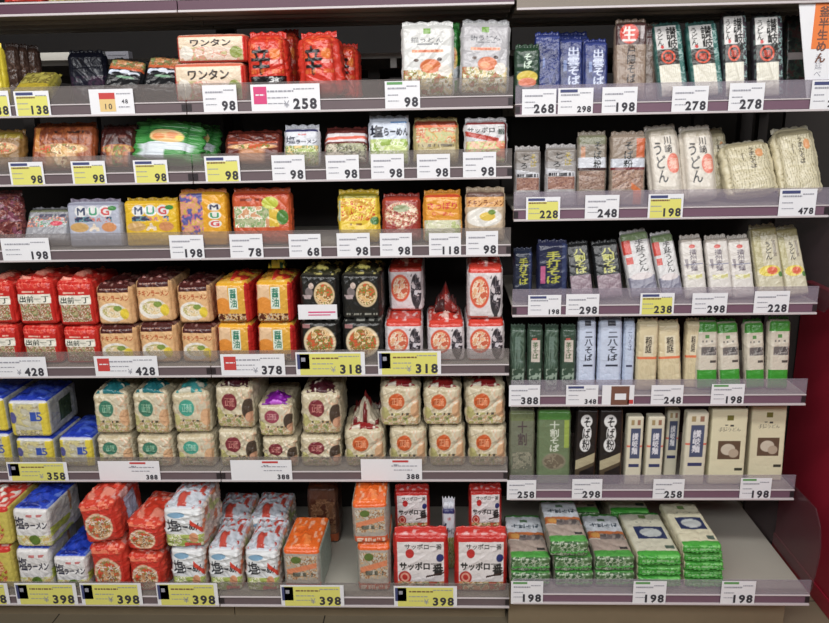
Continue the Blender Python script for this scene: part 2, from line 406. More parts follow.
def a_blue(w, h):
    A = Art(w, h, (190, 188, 172)); A.rect(0, 0, .16, 1, (214, 196, 70)); A.rect(.8, 0, 1, 1, (220, 200, 66)); A.food(.16, .3, .8, .92, [(200, 196, 176), (186, 180, 150), (206, 196, 140)], 5, 8); A.text('15', .56, .84, .58, .24, (50, 80, 170), .02); A.ell(.12, .55, .09, .16, (90, 90, 150)); A.mini(.3, .8, .84, .06, (150, 130, 100), 3)
    A.food(.15, 0, .8, .22, [(200, 190, 130), (150, 140, 110), (220, 210, 180)], 9, 5); A.rect(0, .94, 1, 1, (220, 220, 226)); return A
design('bluebag', 'instant_noodle_multipack', 'instant noodles', a_blue, d=.19, side=lambda a, b: _side_panel(a, b, (150, 152, 150), (60, 76, 56)), top=(30, 58, 176), ts=(90, 116, 206), fold=((28, 56, 176), (60, 90, 196), .014))
def _side_panel(a, b, c, p):
    s = face_plain(a, b, c, (200, 200, 200), 3); s[int(a*.25):int(a*.8), int(b*.35):int(b*.75)] = lin(p); return s
def cream(ring, txt, dark):
    def f(w, h):
        A = Art(w, h, (206, 194, 166)); A.food(0, .02, 1, .36, [(206, 194, 166), (180, 160, 112), (200, 160, 124), (214, 204, 182), (176, 170, 110)], 8, 6); A.food(0, .36, 1, 1, [(206, 194, 166), (214, 204, 178), (198, 184, 152)], 5, 8); A.food(.66, .5, 1, .95, [(206, 194, 166), (214, 180, 150), (206, 196, 172)], 4, 9)
        A.ell(.92, .42, .16, .2, (214, 170, 130)) if not dark else (A.ell(.9, .48, .17, .25, (76, 62, 52)), A.ell(.95, .3, .14, .12, (200, 150, 120)))
        A.ell(.08, .36, .12, .14, (186, 180, 120)); A.ell(.4, .64, .21, .2, ring); A.ch('正', .34, .65, .16, .22, txt, .0); A.ch('麺', .47, .64, .16, .22, txt, .0)
        A.mini(.25, .72, .33, .05, (50, 46, 40), 2, .9); A.mini(.3, .66, .2, .08, (120, 140, 80), 3); return A
    return f
for k, r, t, dk, top, ts in (('teal', (62, 122, 100), (150, 190, 160), 0, (30, 112, 120), (216, 214, 196)), ('teal2', (70, 160, 140), (170, 210, 190), 0, (60, 150, 150), (216, 214, 196)), ('maroon', (124, 44, 54), (196, 130, 120), 1, (70, 22, 34), (214, 206, 190)), ('violet', (150, 64, 84), (214, 160, 160), 1, (126, 20, 150), (190, 90, 210)), ('orange', (200, 92, 40), (240, 170, 130), 0, (140, 24, 26), (216, 206, 190))):
    design('cream_'+k, 'instant_noodle_multipack', 'instant noodles', cream(r, t, dk), d=.2, side=(192, 182, 156), top=(190, 178, 150), ts=(140, 124, 100), puff=.012, wr=.003, tuck=(top, ts))
def a_shio(w, h):
    A = Art(w, h, (224, 222, 222)); A.mini(.4, .85, .84, .06, (190, 60, 60), 2); A.ch('塩', .2, .66, .28, .34, (34, 34, 60), .05); A.text('ラーメン', .32, .96, .6, .2, (34, 34, 60), .06)
    A.food(0, 0, 1, .34, [(206, 204, 120), (226, 222, 200), (216, 190, 120)], 8, 7); A.ell(.56, .22, .16, .13, (96, 124, 46)); return A
def _shioside(a, b):
    s = face_plain(a, b, (176, 174, 172), (206, 206, 206), 5); n = vnoise((a, b), 4, 5, 8)
    s[(n > .6)] = lin((150, 110, 80)); n[:a//2] += .12; s[:a//2][n[:a//2] > .66] = lin((150, 160, 70)); s[:, int(b*.7):] = lin((160, 160, 160)); return s
design('shioblue', 'instant_noodle_multipack', 'instant noodles', a_shio, d=.19, side=_shioside, top=(30, 64, 186), ts=(120, 150, 230), fold=((28, 62, 184), (16, 36, 130), .02))
def a_redpile(w, h):
    A = Art(w, h, (198, 46, 30)); A.bowl(.48, .42, .4, .34, (220, 190, 160), [(206, 150, 100), (226, 214, 190), (140, 60, 40), (150, 150, 80), (210, 80, 50)], 9, 4); A.text('ラーメン', .1, .88, .56, .16, (232, 216, 210), .05); A.food(0, .86, 1, 1, [(206, 56, 36), (232, 120, 90)], 6, 3); return A
design('redpile', 'instant_noodle_multipack', 'instant noodles', a_redpile, d=.19, side=lambda a, b: _side_panel(a, b, (198, 62, 44), (170, 176, 200)), top=(206, 60, 36), ts=(236, 190, 180), fold=((206, 56, 34), (222, 130, 110), .022), wr=.003, puff=.009)
def a_tonkotsu(w, h):
    A = Art(w, h, (218, 220, 222)); A.ell(.35, .86, .22, .07, (130, 170, 200)); A.ch('塩', .24, .6, .3, .36, (28, 30, 44), .05); A.text('らーめん', .32, .98, .57, .22, (28, 30, 44), .06)
    A.food(0, 0, 1, .36, [(170, 184, 96), (226, 222, 200), (150, 170, 80)], 7, 9); A.rect(.5, 0, .9, .14, (200, 70, 60)); A.skew(.7, .78, 1, .9, -.8, (206, 60, 40)); A.ell(.75, .28, .12, .13, (214, 150, 110)); return A
def _tonside(a, b):
    s = face_plain(a, b, (196, 180, 170), (220, 216, 214), 5); n = vnoise((a, b), 5, 5, 8); s[n > .6] = lin((196, 120, 90)); s[n < .25] = lin((170, 176, 120)); return s
design('shiowhite', 'instant_noodle_multipack', 'instant noodles', a_tonkotsu, d=.19, side=_tonside, top=(200, 206, 216), ts=(196, 70, 54), fold=((204, 210, 220), (196, 74, 60), .022), wr=.003)
def a_orangebag(w, h):
    A = Art(w, h, (170, 160, 150)); A.rect(0, 0, 1, .2, (214, 92, 50)); A.rect(0, .9, 1, 1, (226, 96, 24)); A.food(.08, .3, .92, .85, [(176, 166, 150), (206, 170, 130), (150, 110, 80), (196, 190, 176)], 8, 3)
    A.ell(.36, .76, .14, .08, (90, 110, 50)); A.skew(.1, .5, .9, .62, .2, (214, 130, 90)); A.mini(.25, .8, .42, .1, (70, 80, 70), 3); A.mini(.1, .9, .1, .12, (240, 220, 200), 5); return A
design('orangebag', 'instant_noodle_multipack', 'instant noodles', a_orangebag, d=.19, side=(150, 160, 150), top=(232, 104, 26), ts=(240, 200, 170), fold=((232, 100, 22), (240, 130, 60), .012))
def a_sapporo(w, h):
    A = Art(w, h, (192, 34, 28)); A.rect(.07, .04, .93, .9, (226, 220, 220)); A.text('サッポロ', .1, .68, .48, .15, (34, 34, 34), .06); A.ch('一', .78, .52, .2, .1, (34, 34, 34), .06); A.ch('番', .82, .42, .2, .2, (34, 34, 34), .06)
    A.text('サッポロ一番', .2, .9, .82, .1, (50, 50, 50), .03); A.ell(.3, .7, .08, .08, (190, 40, 40)); A.ell(.86, .62, .07, .07, (40, 50, 110)); A.ell(.2, .28, .12, .11, (180, 40, 34)); A.ring(.2, .28, .085, .08, .4, (226, 160, 140))
    A.food(.07, .04, .93, .2, [(206, 140, 90), (226, 206, 170), (130, 130, 70), (180, 80, 50)], 7, 4); A.skew(.6, .26, .93, .29, .2, (60, 40, 36)); return A
design('sapporo', 'instant_noodle_multipack', 'instant noodles', a_sapporo, d=.055, side=(188, 36, 30), top=(200, 50, 42), ts=(236, 210, 210), fin=((206, 60, 50), (232, 214, 210), .014))
def a_yred(w, h):
    A = Art(w, h, (206, 190, 90)); A.rect(0, .88, 1, 1, (206, 50, 40)); A.blot(A.emask(.4, .42, .45, .36), [(200, 90, 60), (226, 190, 130), (180, 60, 44), (190, 180, 70)], 8, 5); return A
design('yellowred', 'instant_noodle_multipack', 'instant noodles', a_yred, d=.19, side=(200, 180, 90), top=(206, 60, 50), ts=(232, 226, 216), fold=((204, 54, 44), (230, 226, 216), .018))
def a_darkback(w, h):
    A = Art(w, h, (96, 60, 44)); A.food(.1, .2, .9, .8, [(120, 80, 56), (150, 110, 80), (90, 50, 36)], 6, 3); A.rect(0, 0, 1, .18, (170, 80, 36)); return A
design('brownback', 'instant_noodle_multipack', 'instant noodles', a_darkback, d=.1, side=(90, 56, 40), top=(130, 70, 40), fold=((150, 80, 40), (90, 60, 50), .01))
# --- single packets
def a_wantan(w, h):
    A = Art(w, h, (226, 206, 180)); A.food(.02, .02, .98, .55, [(226, 200, 180), (232, 214, 200), (214, 150, 130), (190, 180, 130)], 9, 5); A.rect(0, 0, .03, 1, (206, 40, 30)); A.rect(.96, 0, 1, 1, (206, 40, 30)); A.rect(0, .93, 1, 1, (214, 110, 80)); A.rect(0, 0, 1, .06, (206, 60, 40))
    A.ell(.86, .35, .09, .22, (140, 150, 70)); A.text('ワンタン', .19, .8, .72, .3, (44, 26, 16), .07); A.ell(.14, .35, .1, .25, (226, 218, 206)); return A
design('wantan', 'wonton_noodle_tray', 'instant noodles', a_wantan, d=.09, side=(214, 80, 60), top=(222, 170, 150), ts=(240, 230, 220), r=.008, wr=.0008)
def a_shin(w, h):
    A = Art(w, h, (204, 44, 24)); A.food(0, .5, 1, 1, [(204, 44, 24), (216, 66, 34), (196, 36, 22), (226, 96, 50)], 6, 5); A.ch('辛', .36, .5, .54, .62, (26, 20, 20), .03); A.ell(.74, .62, .14, .11, (226, 120, 50)); A.mini(.6, .92, .46, .08, (236, 170, 160), 4); A.mini(.08, .95, .26, .09, (222, 120, 50), 6, .6); return A
def a_shin3(w, h):
    A = a_shin(w, h); A.rect(0, 0, 1, .17, (26, 22, 24)); A.text('3食', .55, .8, .09, .12, (220, 220, 220)); return A
design('shin3', 'instant_noodle_multipack', 'instant noodles', a_shin3, d=.09, side=(200, 44, 26), top=(206, 50, 30), ts=(232, 110, 80), hide=.042, r=.02, puff=.014, wr=.0026, fin=((200, 42, 26), None, .014), taper=.05)
design('shin', 'instant_noodle_multipack', 'instant noodles', a_shin, d=.09, side=(200, 44, 26), top=(206, 50, 30), ts=(232, 110, 80), hide=.042, r=.02, puff=.014, wr=.0028, fin=((200, 42, 26), None, .014), taper=.08)
def a_nabe(bg):
    def f(w, h):
        A = Art(w, h, bg); A.rect(.42, .86, .56, .96, (116, 160, 70)); A.text('鍋うどん', .18, .8, .76, .1, (50, 56, 66), .0); A.mini(.3, .7, .69, .022, (80, 84, 90), 2); A.rect(.2, .55, .8, .6, (230, 160, 120)); A.mini(.22, .78, .575, .03, (196, 90, 60), 3)
        A.food(.02, 0, .98, .26, [(220, 200, 150), (226, 220, 206), (150, 150, 80), (170, 100, 60)], 8, 4); A.ell(.55, .32, .2, .12, (206, 110, 60)); A.ell(.5, .3, .1, .06, (226, 150, 100)); A.ell(.82, .24, .12, .1, (228, 222, 214)); A.ell(.72, .43, .05, .03, (60, 40, 34)); A.ell(.28, .42, .05, .025, (90, 70, 60)); return A
    return f
design('nabe', 'udon_pouch', 'noodle pouch', a_nabe((216, 216, 214)), d=.03, side=(206, 206, 204), top=(206, 206, 204), hide=.03, r=.012, puff=.006, fin=((206, 206, 204), None, .012))
design('nabe2', 'udon_pouch', 'noodle pouch', a_nabe((186, 184, 188)), d=.03, side=(180, 180, 180), top=(186, 186, 186), hide=.03, r=.012, puff=.006, fin=((180, 180, 182), None, .014))
def simple(bg, fn):
    def f(w, h):
        A = Art(w, h, bg); fn(A); return A
    return f
def pk(key, bg, fn, name='instant_noodle_packet', d=.035, fin=None, **kw):
    o = dict(d=d, side=bg, top=bg, r=.012 if name == 'instant_noodle_packet' else .007, puff=.007 if name == 'instant_noodle_packet' else .004, wr=.0018 if name == 'instant_noodle_packet' else .001, hide=.042, fin=(fin or bg, None, .012)); o.update(kw); design(key, name, 'noodle packet' if 'packet' in name or 'bag' in name else name.split('_')[-1], simple(bg, fn), **o)
pk('olive', (150, 140, 60), lambda A: (A.food(.08, .08, .92, .92, [(140, 130, 56), (110, 96, 50), (176, 166, 80)], 6, 3), A.rect(0, 0, 1, .1, (180, 160, 50))))
pk('darkbrown', (70, 50, 42), lambda A: (A.lines(0, 0, 1, 1, (110, 84, 72), 4, .7), A.rect(0, 0, .12, 1, (90, 90, 50))), d=.03)
pk('yellowedge', (226, 206, 60), lambda A: A.mini(.2, .9, .5, .3, (150, 110, 40), 3))
pk('wave', (26, 28, 32), lambda A: (A.food(0, .52, 1, 1, [(170, 110, 70), (200, 150, 100), (140, 90, 60), (120, 130, 80)], 8, 3), A.rect(0, .46, 1, .56, (190, 90, 50)), A.ell(.22, .3, .18, .13, (206, 214, 230)), A.ell(.3, .24, .14, .1, (26, 28, 34)), A.ell(.5, .36, .14, .09, (214, 220, 232)), A.ell(.76, .3, .16, .1, (214, 220, 232)), A.ell(.8, .22, .13, .09, (26, 28, 34)), A.ell(.55, .12, .25, .05, (120, 160, 130))))
pk('navydark', (24, 26, 40), lambda A: A.food(0, 0, 1, .4, [(30, 30, 44), (60, 40, 60)], 5, 3))
pk('ramenbrown', (150, 76, 40), lambda A: (A.food(.06, .3, .94, .95, [(140, 72, 40), (166, 90, 46), (124, 60, 36)], 6, 3), A.mini(.35, .85, .74, .08, (50, 26, 20), 3, .9), A.mini(.25, .8, .5, .1, (110, 50, 34), 4), A.bowl(.5, .16, .42, .2, (190, 140, 90), FOOD, 9, 5), A.rect(.06, .1, .14, .9, (196, 130, 60))))
pk('olivebowl', (130, 96, 50), lambda A: (A.rect(0, .7, 1, 1, (150, 130, 50)), A.bowl(.4, .28, .5, .26, (196, 150, 110), FOOD, 9, 6)))
pk('darkbowl', (66, 26, 24), lambda A: (A.mini(.3, .8, .6, .12, (120, 70, 60), 3), A.bowl(.55, .14, .5, .18, (170, 96, 50), [(190, 150, 80), (150, 60, 40), (120, 130, 60)], 9, 6)))
pk('darkred', (96, 34, 26), lambda A: (A.food(0, .5, 1, 1, [(90, 32, 26), (110, 44, 30), (76, 26, 22)], 6, 4), A.rect(.05, .3, .95, .42, (170, 70, 36)), A.bowl(.5, .14, .45, .16, (190, 130, 90), FOOD, 9, 7)))
pk('greenpack', (62, 142, 66), lambda A: (A.food(0, .45, 1, 1, [(46, 120, 54), (70, 150, 76), (40, 106, 50)], 5, 4), A.skew(0, 0, 1, .24, .1, (212, 220, 226)), A.ell(.5, .42, .36, .2, (226, 190, 130)), A.ell(.35, .4, .12, .1, (222, 140, 80)), A.ell(.6, .46, .12, .1, (226, 150, 100)), A.ell(.75, .4, .1, .08, (230, 214, 110))), d=.045, r=.02, puff=.012)
pk('shionavy', (206, 208, 216), lambda A: (A.rect(0, .84, 1, 1, (44, 44, 96)), A.mini(.4, .8, .72, .07, (200, 90, 90), 3), A.ch('塩', .2, .5, .28, .34, (40, 42, 66), .05), A.text('ラーメン', .34, .95, .42, .2, (40, 42, 66), .06), A.food(0, 0, 1, .24, GREENF, 8, 3)))
pk('pinkwhite', (110, 50, 46), lambda A: (A.rect(0, .3, 1, .72, (222, 214, 216)), A.skew(0, .42, 1, .56, .05, (222, 110, 90)), A.food(0, 0, 1, .22, [(170, 170, 140), (90, 90, 70), (200, 190, 170)], 8, 3)), d=.03)
pk('shiosky', (206, 214, 228), lambda A: (A.rect(.55, .86, .95, .94, (110, 150, 200)), A.ch('塩', .2, .62, .34, .4, (26, 30, 48), .06), A.text('らーめん', .36, 1, .6, .28, (26, 30, 48), .06), A.food(0, 0, 1, .36, [(200, 214, 140), (226, 230, 200), (160, 186, 90)], 8, 3)))
pk('orangeclear', (176, 160, 110), lambda A: (A.rect(0, .8, 1, 1, (130, 52, 34)), A.rect(0, .72, 1, .82, (222, 110, 66)), A.food(.05, .2, .95, .7, [(176, 176, 110), (206, 160, 90), (190, 100, 60), (200, 190, 150)], 7, 3), A.mini(.1, .9, .1, .1, (60, 50, 40), 3)))
pk('sapporosingle', (206, 204, 206), lambda A: (A.rect(0, .9, 1, 1, (140, 40, 40)), A.text('サッポロ', .06, .72, .68, .22, (40, 40, 44), .05), A.ch('一', .86, .78, .18, .12, (50, 70, 60), .05), A.ch('番', .86, .62, .2, .22, (50, 70, 60), .05), A.skew(0, .3, .8, .48, -.35, (180, 60, 46)), A.food(0, 0, 1, .28, [(226, 180, 150), (190, 200, 130), (214, 130, 100)], 7, 3), A.rect(.94, 0, 1, 1, (110, 40, 44))))
pk('redcrumple', (104, 50, 50), lambda A: A.food(0, 0, 1, 1, [(110, 50, 50), (150, 90, 80), (80, 40, 44), (130, 70, 90)], 7, 3), wr=.006, r=.025)
pk('silvercolour', (150, 150, 156), lambda A: (A.food(.05, .05, .95, .6, [(170, 170, 176), (90, 150, 110), (190, 190, 196), (206, 120, 90), (120, 120, 130)], 8, 3), A.rect(0, .8, 1, 1, (120, 124, 100)), A.mini(.3, .9, .6, .14, (60, 60, 90), 4), A.ell(.72, .22, .14, .12, (206, 70, 90))))
def a_mug(bg, side):
    def f(A):
        A.rect(.0, .92, 1, 1, side)
        for i, (c, k) in enumerate(zip('MUG', ((60, 70, 100), (60, 150, 110), (206, 80, 80)))):
            A.ell(.27+i*.23, .72, .12, .19, (222, 222, 222)); A.ch(c, .27+i*.23, .72, .15, .25, k, .05)
        A.food(.14, .36, .84, .54, [bg, (206, 120, 110), (90, 140, 150), (60, 60, 90)], 9, 3); A.ell(.86, .82, .08, .08, (60, 130, 60)); A.ell(.22, .18, .18, .16, (200, 160, 100)); A.ell(.78, .18, .14, .16, (206, 140, 90)); A.food(.4, .05, .62, .38, [(100, 130, 170), (226, 210, 190), bg], 4, 5)
    return f
pk('mugsilver', (176, 180, 196), a_mug((176, 180, 196), (140, 140, 160)), name='mug_noodle_packet', r=.007, puff=.004, d=.045, fin=(150, 140, 160))
pk('mugyellow', (222, 180, 30), a_mug((222, 180, 30), (216, 170, 30)), name='mug_noodle_packet', r=.007, puff=.004, d=.045, fin=(200, 160, 30))
def f_mugv(A):
    A.rect(0, 0, .5, 1, (206, 140, 130)); A.food(0, 0, .5, 1, [(214, 150, 120), (200, 170, 70), (190, 110, 130), (90, 90, 150)], 6, 3)
    for i, (c, k) in enumerate(zip('MUG', ((60, 60, 90), (60, 150, 100), (206, 70, 70)))): A.ell(.75, .64-i*.22, .14, .1, (226, 226, 220)); A.ch(c, .75, .64-i*.22, .18, .14, k, .05)
pk('mugvertical', (222, 160, 30), f_mugv, name='mug_noodle_packet', r=.007, puff=.004, d=.045, fin=(200, 120, 60))
pk('redorange', (196, 84, 44), lambda A: (A.rect(.04, .9, .96, 1, (176, 60, 36)), A.mini(.15, .55, .8, .07, (110, 40, 30), 3), A.food(.03, .08, .72, .64, [(176, 180, 140), (130, 160, 100), (226, 220, 200), (206, 150, 110)], 9, 3), A.ell(.66, .72, .14, .16, (190, 196, 70)), A.rect(.64, .1, .8, .55, (214, 180, 60)), A.ell(.86, .34, .1, .2, (80, 130, 60))), d=.05)
pk('friedyellow', (222, 190, 50), lambda A: (A.rect(0, .86, 1, 1, (150, 140, 46)), A.food(.08, .2, .9, .82, [(222, 190, 40), (206, 90, 40), (236, 220, 90), (206, 150, 50)], 6, 3), A.ell(.9, .2, .12, .12, (70, 120, 60)), A.mini(.3, .7, .1, .06, (120, 60, 30), 3), A.rect(0, .2, .07, .8, (190, 200, 180))))
pk('redcream', (150, 50, 40), lambda A: (A.rect(0, .88, 1, 1, (176, 60, 40)), A.blot(A.emask(.5, .42, .46, .42), [(222, 206, 180), (190, 70, 60), (206, 180, 140), (150, 50, 50)], 12, 3), A.ell(.5, .62, .22, .12, (150, 160, 120))))
pk('orangepink', (222, 150, 44), lambda A: (A.rect(0, .92, 1, 1, (200, 70, 40)), A.text('さっぽり', .08, .92, .66, .24, (206, 50, 60), .04), A.text('らーめん', .2, .8, .42, .14, (206, 70, 60), .04), A.food(0, 0, 1, .24, [(214, 214, 180), (226, 222, 200), (190, 200, 140)], 7, 3)))
pk('chikinclear', (196, 176, 150), lambda A: (A.rect(0, .84, 1, 1, (110, 84, 76)), A.rect(0, .56, 1, .84, (222, 170, 110)), A.text('チキンラーメン', .03, .97, .68, .2, (120, 50, 20), .04), A.ell(.45, .28, .46, .26, (226, 222, 214)), A.ell(.55, .3, .2, .12, (222, 190, 80)), A.ell(.66, .42, .1, .07, (110, 140, 60))))
# --- dried noodle packs of the purple-railed unit
pk('greenfood', (40, 66, 48), lambda A: (A.vtext('そば', .5, .9, .5, .34, (200, 220, 200)), A.ell(.5, .28, .42, .16, (214, 190, 80)), A.ell(.5, .14, .36, .12, (214, 120, 90))), name='dried_noodle_packet', d=.03)
def f_izumo(n):
    def f(A):
        A.food(0, 0, 1, 1, [(40, 52, 112), (44, 58, 124), (36, 46, 100)], 3, 3)
        if n: A.vtext('出雲そば', .6, .84, .02, .5, (200, 208, 230), .03); A.mini(.2, .32, .3, .5, (130, 150, 200), 4)
        else: A.mini(.3, .38, .3, .5, (110, 130, 190), 4); A.mini(.66, .74, .3, .5, (110, 130, 190), 5)
        A.rect(0, .93, 1, 1, (56, 68, 130))
    return f
pk('izumo', (42, 54, 118), f_izumo(1), name='dried_noodle_packet', d=.025)
pk('izumoplain', (42, 54, 118), f_izumo(0), name='dried_noodle_packet', d=.025)
pk('togakushi', (150, 130, 114), lambda A: (A.rect(0, .64, 1, 1, (76, 50, 50)), A.lines(0, 0, 1, .62, (120, 96, 84), 16, .5, 3), A.ell(.42, .82, .3, .16, (206, 56, 36)), A.ch('生', .42, .82, .44, .26, (236, 220, 214), .05), A.vtext('戸隠そば', .5, .64, .02, .3, (40, 30, 30), .02), A.mini(.78, .9, .84, .2, (190, 180, 180), 3)), name='dried_noodle_packet', d=.03)
pk('clearbrown', (130, 112, 100), lambda A: (A.lines(0, 0, 1, 1, (90, 70, 64), 10, .6, 3), A.rect(0, .7, 1, 1, (90, 60, 60))), name='dried_noodle_packet', d=.02)
def f_sanuki(edge):
    def f(A):
        A.lines(0, 0, 1, 1, (150, 176, 170), 3, .4, 2); A.food(.78, 0, 1, 1, [edge, (140, 170, 166), edge], 5, 3); A.rect(.04, .56, .8, .98, (214, 212, 210)); A.ch('讃', .6, .84, .36, .24, (26, 26, 26), .03); A.ch('岐', .62, .64, .36, .2, (26, 26, 26), .03); A.vtext('うどん', .2, .94, .62, .24, (30, 30, 30), .02)
        A.ell(.25, .6, .06, .03, (206, 70, 70)); A.rect(.04, .28, .8, .55, (46, 46, 44)); A.ring(.42, .42, .25, .12, .25, (214, 80, 50)); A.ch('麺', .42, .42, .26, .12, (200, 70, 50), .03); A.rect(.06, 0, .8, .28, (224, 220, 206)); A.lines(.06, 0, .8, .28, (196, 190, 170), 14, .5, 3)
    return f
pk('sanuki', (60, 110, 104), f_sanuki((60, 110, 104)), name='dried_noodle_packet', d=.03, fin=(80, 130, 124))
pk('sanukidark', (58, 54, 60), f_sanuki((60, 50, 60)), name='dried_noodle_packet', d=.03)
pk('darkgreen', (40, 44, 44), lambda A: (A.food(0, 0, 1, 1, [(36, 40, 40), (50, 70, 60), (70, 44, 44)], 5, 4), A.rect(.1, .35, .9, .46, (170, 160, 160))), name='dried_noodle_packet', d=.03)
def f_soba(gold):
    def f(A):
        A.rect(0, .7, 1, 1, (130, 122, 116)); A.ch('と', .42, .84, .3, .16, (40, 40, 40), .04); A.ch('ろ', .36, .64, .3, .16, (40, 40, 40), .04); A.ch('ろ', .3, .48, .3, .14, (40, 40, 40), .04); A.vtext('そば', .72, .92, .6, .26, (170, 150, 70), .03); A.skew(0, .36, 1, .5, -.1, (200, 200, 206)); A.mini(.1, .9, .4, .08, (50, 46, 50), 4, 1)
        A.food(.08, .05, .95, .34, [(150, 110, 96), (170, 130, 112), (130, 90, 80)], 14, 3)
    return f
pk('tororo', (160, 156, 156), f_soba(1), name='dried_noodle_packet', d=.03)
pk('brownsoba', (140, 130, 118), lambda A: (A.rect(0, .84, 1, 1, (120, 120, 96)), A.rect(0, .42, 1, .6, (206, 208, 216)), A.vtext('そば粉', .68, .9, .4, .28, (36, 40, 36), .03), A.rect(0, .37, 1, .42, (60, 36, 36)), A.food(.05, .03, .95, .36, [(150, 120, 106), (166, 140, 124), (124, 96, 84)], 14, 3), A.rect(.1, .6, .25, .8, (190, 140, 110))), name='dried_noodle_packet', d=.03)
pk('orangesoba', (150, 134, 120), lambda A: (A.rect(.72, .6, 1, .95, (196, 100, 60)), A.rect(0, .42, 1, .58, (200, 204, 214)), A.vtext('そば粉', .5, .9, .4, .28, (36, 40, 40), .03), A.rect(0, .37, 1, .42, (110, 40, 44)), A.food(.05, .03, .95, .36, [(160, 124, 108), (176, 146, 126), (130, 100, 88)], 14, 3), A.skew(.6, .08, 1, .2, -.5, (200, 110, 60))), name='dried_noodle_packet', d=.03)
pk('kawasaki', (212, 204, 192), lambda A: (A.food(0, .85, 1, 1, [(190, 180, 160), (206, 196, 180)], 5, 3), A.vtext('川崎', .62, .84, .54, .24, (40, 34, 34), .03), A.vtext('うどん', .3, .76, .04, .34, (24, 22, 22), .05, .04), A.ell(.74, .36, .2, .17, (222, 120, 100)), A.ch('麺', .74, .36, .28, .2, (232, 180, 160), .04)), name='dried_noodle_bag', d=.04, r=.018, puff=.012, fin=(190, 180, 170))
def f_clear(A):
    A.lines(0, 0, 1, .86, (150, 138, 104), 15, .8, 3, .15); A.lines(0, 0, 1, .86, (236, 230, 206), 22, .5, 5, .1); A.rect(0, .86, 1, 1, (170, 160, 130)); A.vtext('うまかそば', .56, .82, .3, .14, (60, 52, 44), .02); A.ell(.72, .66, .08, .1, (214, 150, 100)); A.mini(.3, .38, .6, .2, (80, 70, 60), 3)
pk('clearnoodle', (206, 196, 164), f_clear, name='dried_noodle_bag', d=.05, r=.018, puff=.012, fin=(190, 184, 166), wr=.0014)
def f_navyy(pink):
    def f(A):
        A.vtext('手打そば', .52, .84, .1, .5, (176, 176, 70), .03); A.rect(.82, 0, 1, 1, (50, 60, 96))
        if pink: A.rect(.1, .1, .26, .5, (180, 90, 130))
    return f
pk('navyyellow', (34, 40, 60), f_navyy(0), name='dried_noodle_packet', d=.03)
pk('navypink', (34, 38, 66), f_navyy(1), name='dried_noodle_packet', d=.03)
pk('blackyellow', (32, 34, 36), lambda A: (A.vtext('八割そば', .56, .9, .26, .5, (190, 190, 100), .03), A.rect(.05, 0, .95, .22, (150, 130, 140)), A.lines(.05, 0, .95, .22, (120, 100, 110), 9, .6)), name='dried_noodle_packet', d=.03)
pk('redblock', (206, 204, 204), lambda A: (A.rect(0, .84, 1, 1, (120, 140, 100)), A.rect(0, .58, .3, .86, (196, 56, 40)), A.rect(.04, .38, .3, .52, (196, 56, 40)), A.vtext('手延うどん', .62, .86, .2, .36, (30, 30, 30), .04), A.rect(0, 0, 1, .12, (126, 124, 142)), A.ell(.5, .12, .4, .07, (206, 196, 196))), name='dried_noodle_packet', d=.03)
pk('slimwhite', (214, 208, 202), lambda A: (A.rect(0, .93, 1, 1, (170, 160, 150)), A.ell(.5, .82, .14, .045, (206, 90, 80)), A.vtext('播州素麺', .52, .76, .28, .34, (110, 100, 110), .03), A.rect(.05, .42, .95, .44, (150, 150, 170)), A.food(.15, .1, .85, .2, [(206, 200, 130), (222, 218, 190)], 5, 3), A.mini(.12, .25, .4, .3, (120, 110, 120), 4)), name='dried_noodle_packet', d=.025, fin=(180, 172, 164), r=.006, puff=.002)
pk('olivefood', (200, 192, 166), lambda A: (A.rect(0, .84, 1, 1, (140, 130, 90)), A.rect(0, .2, .3, .84, (180, 172, 130)), A.vtext('うどん', .55, .74, .4, .26, (40, 36, 34), .04), A.ell(.5, .2, .4, .1, (222, 200, 80)), A.ell(.6, .2, .2, .07, (214, 96, 60)), A.ell(.9, .12, .1, .05, (90, 130, 70)), A.mini(.7, .85, .6, .3, (140, 130, 120), 3)), name='dried_noodle_packet', d=.03)
pk('greensoba', (64, 84, 70), lambda A: (A.lines(0, .1, 1, 1, (110, 130, 116), 4, .5, 3), A.food(.1, 0, .9, .2, [(150, 166, 150), (60, 80, 66)], 7, 3), A.mini(.3, .7, .6, .5, (110, 130, 120), 5)), name='dried_noodle_packet', d=.025)
pk('greensobalabel', (58, 78, 64), lambda A: (A.rect(.22, .34, .82, .78, (200, 190, 180)), A.vtext('茶そば', .5, .74, .4, .4, (90, 110, 80), .02), A.rect(.3, .78, .6, .82, (190, 90, 80)), A.food(.1, 0, .9, .2, [(150, 166, 150), (60, 80, 66)], 7, 3)), name='dried_noodle_packet', d=.025)
pk('nihachi', (196, 206, 226), lambda A: (A.rect(.35, .92, .7, 1, (60, 60, 70)), A.vtext('二八そば', .58, .84, .3, .46, (40, 44, 60), .03), A.rect(.3, .2, .85, .235, (50, 54, 70)), A.lines(0, 0, 1, .2, (210, 216, 236), 5, .5)), name='dried_noodle_packet', d=.03, fin=(176, 184, 200))
pk('nihachislim', (190, 202, 224), lambda A: (A.vtext('二八そば', .5, .92, .5, .4, (80, 86, 120), .01), A.rect(.2, .2, .8, .235, (60, 64, 90))), name='dried_noodle_packet', d=.03, fin=(176, 184, 200))
pk('creamudon', (214, 200, 164), lambda A: (A.rect(.3, .4, .75, .78, (224, 214, 186)), A.vtext('稲庭', .52, .76, .46, .32, (50, 40, 34), .04), A.rect(0, .34, 1, .39, (222, 120, 80)), A.lines(.1, 0, .9, .34, (196, 180, 140), 4, .4)), name='dried_noodle_packet', d=.03, r=.008)
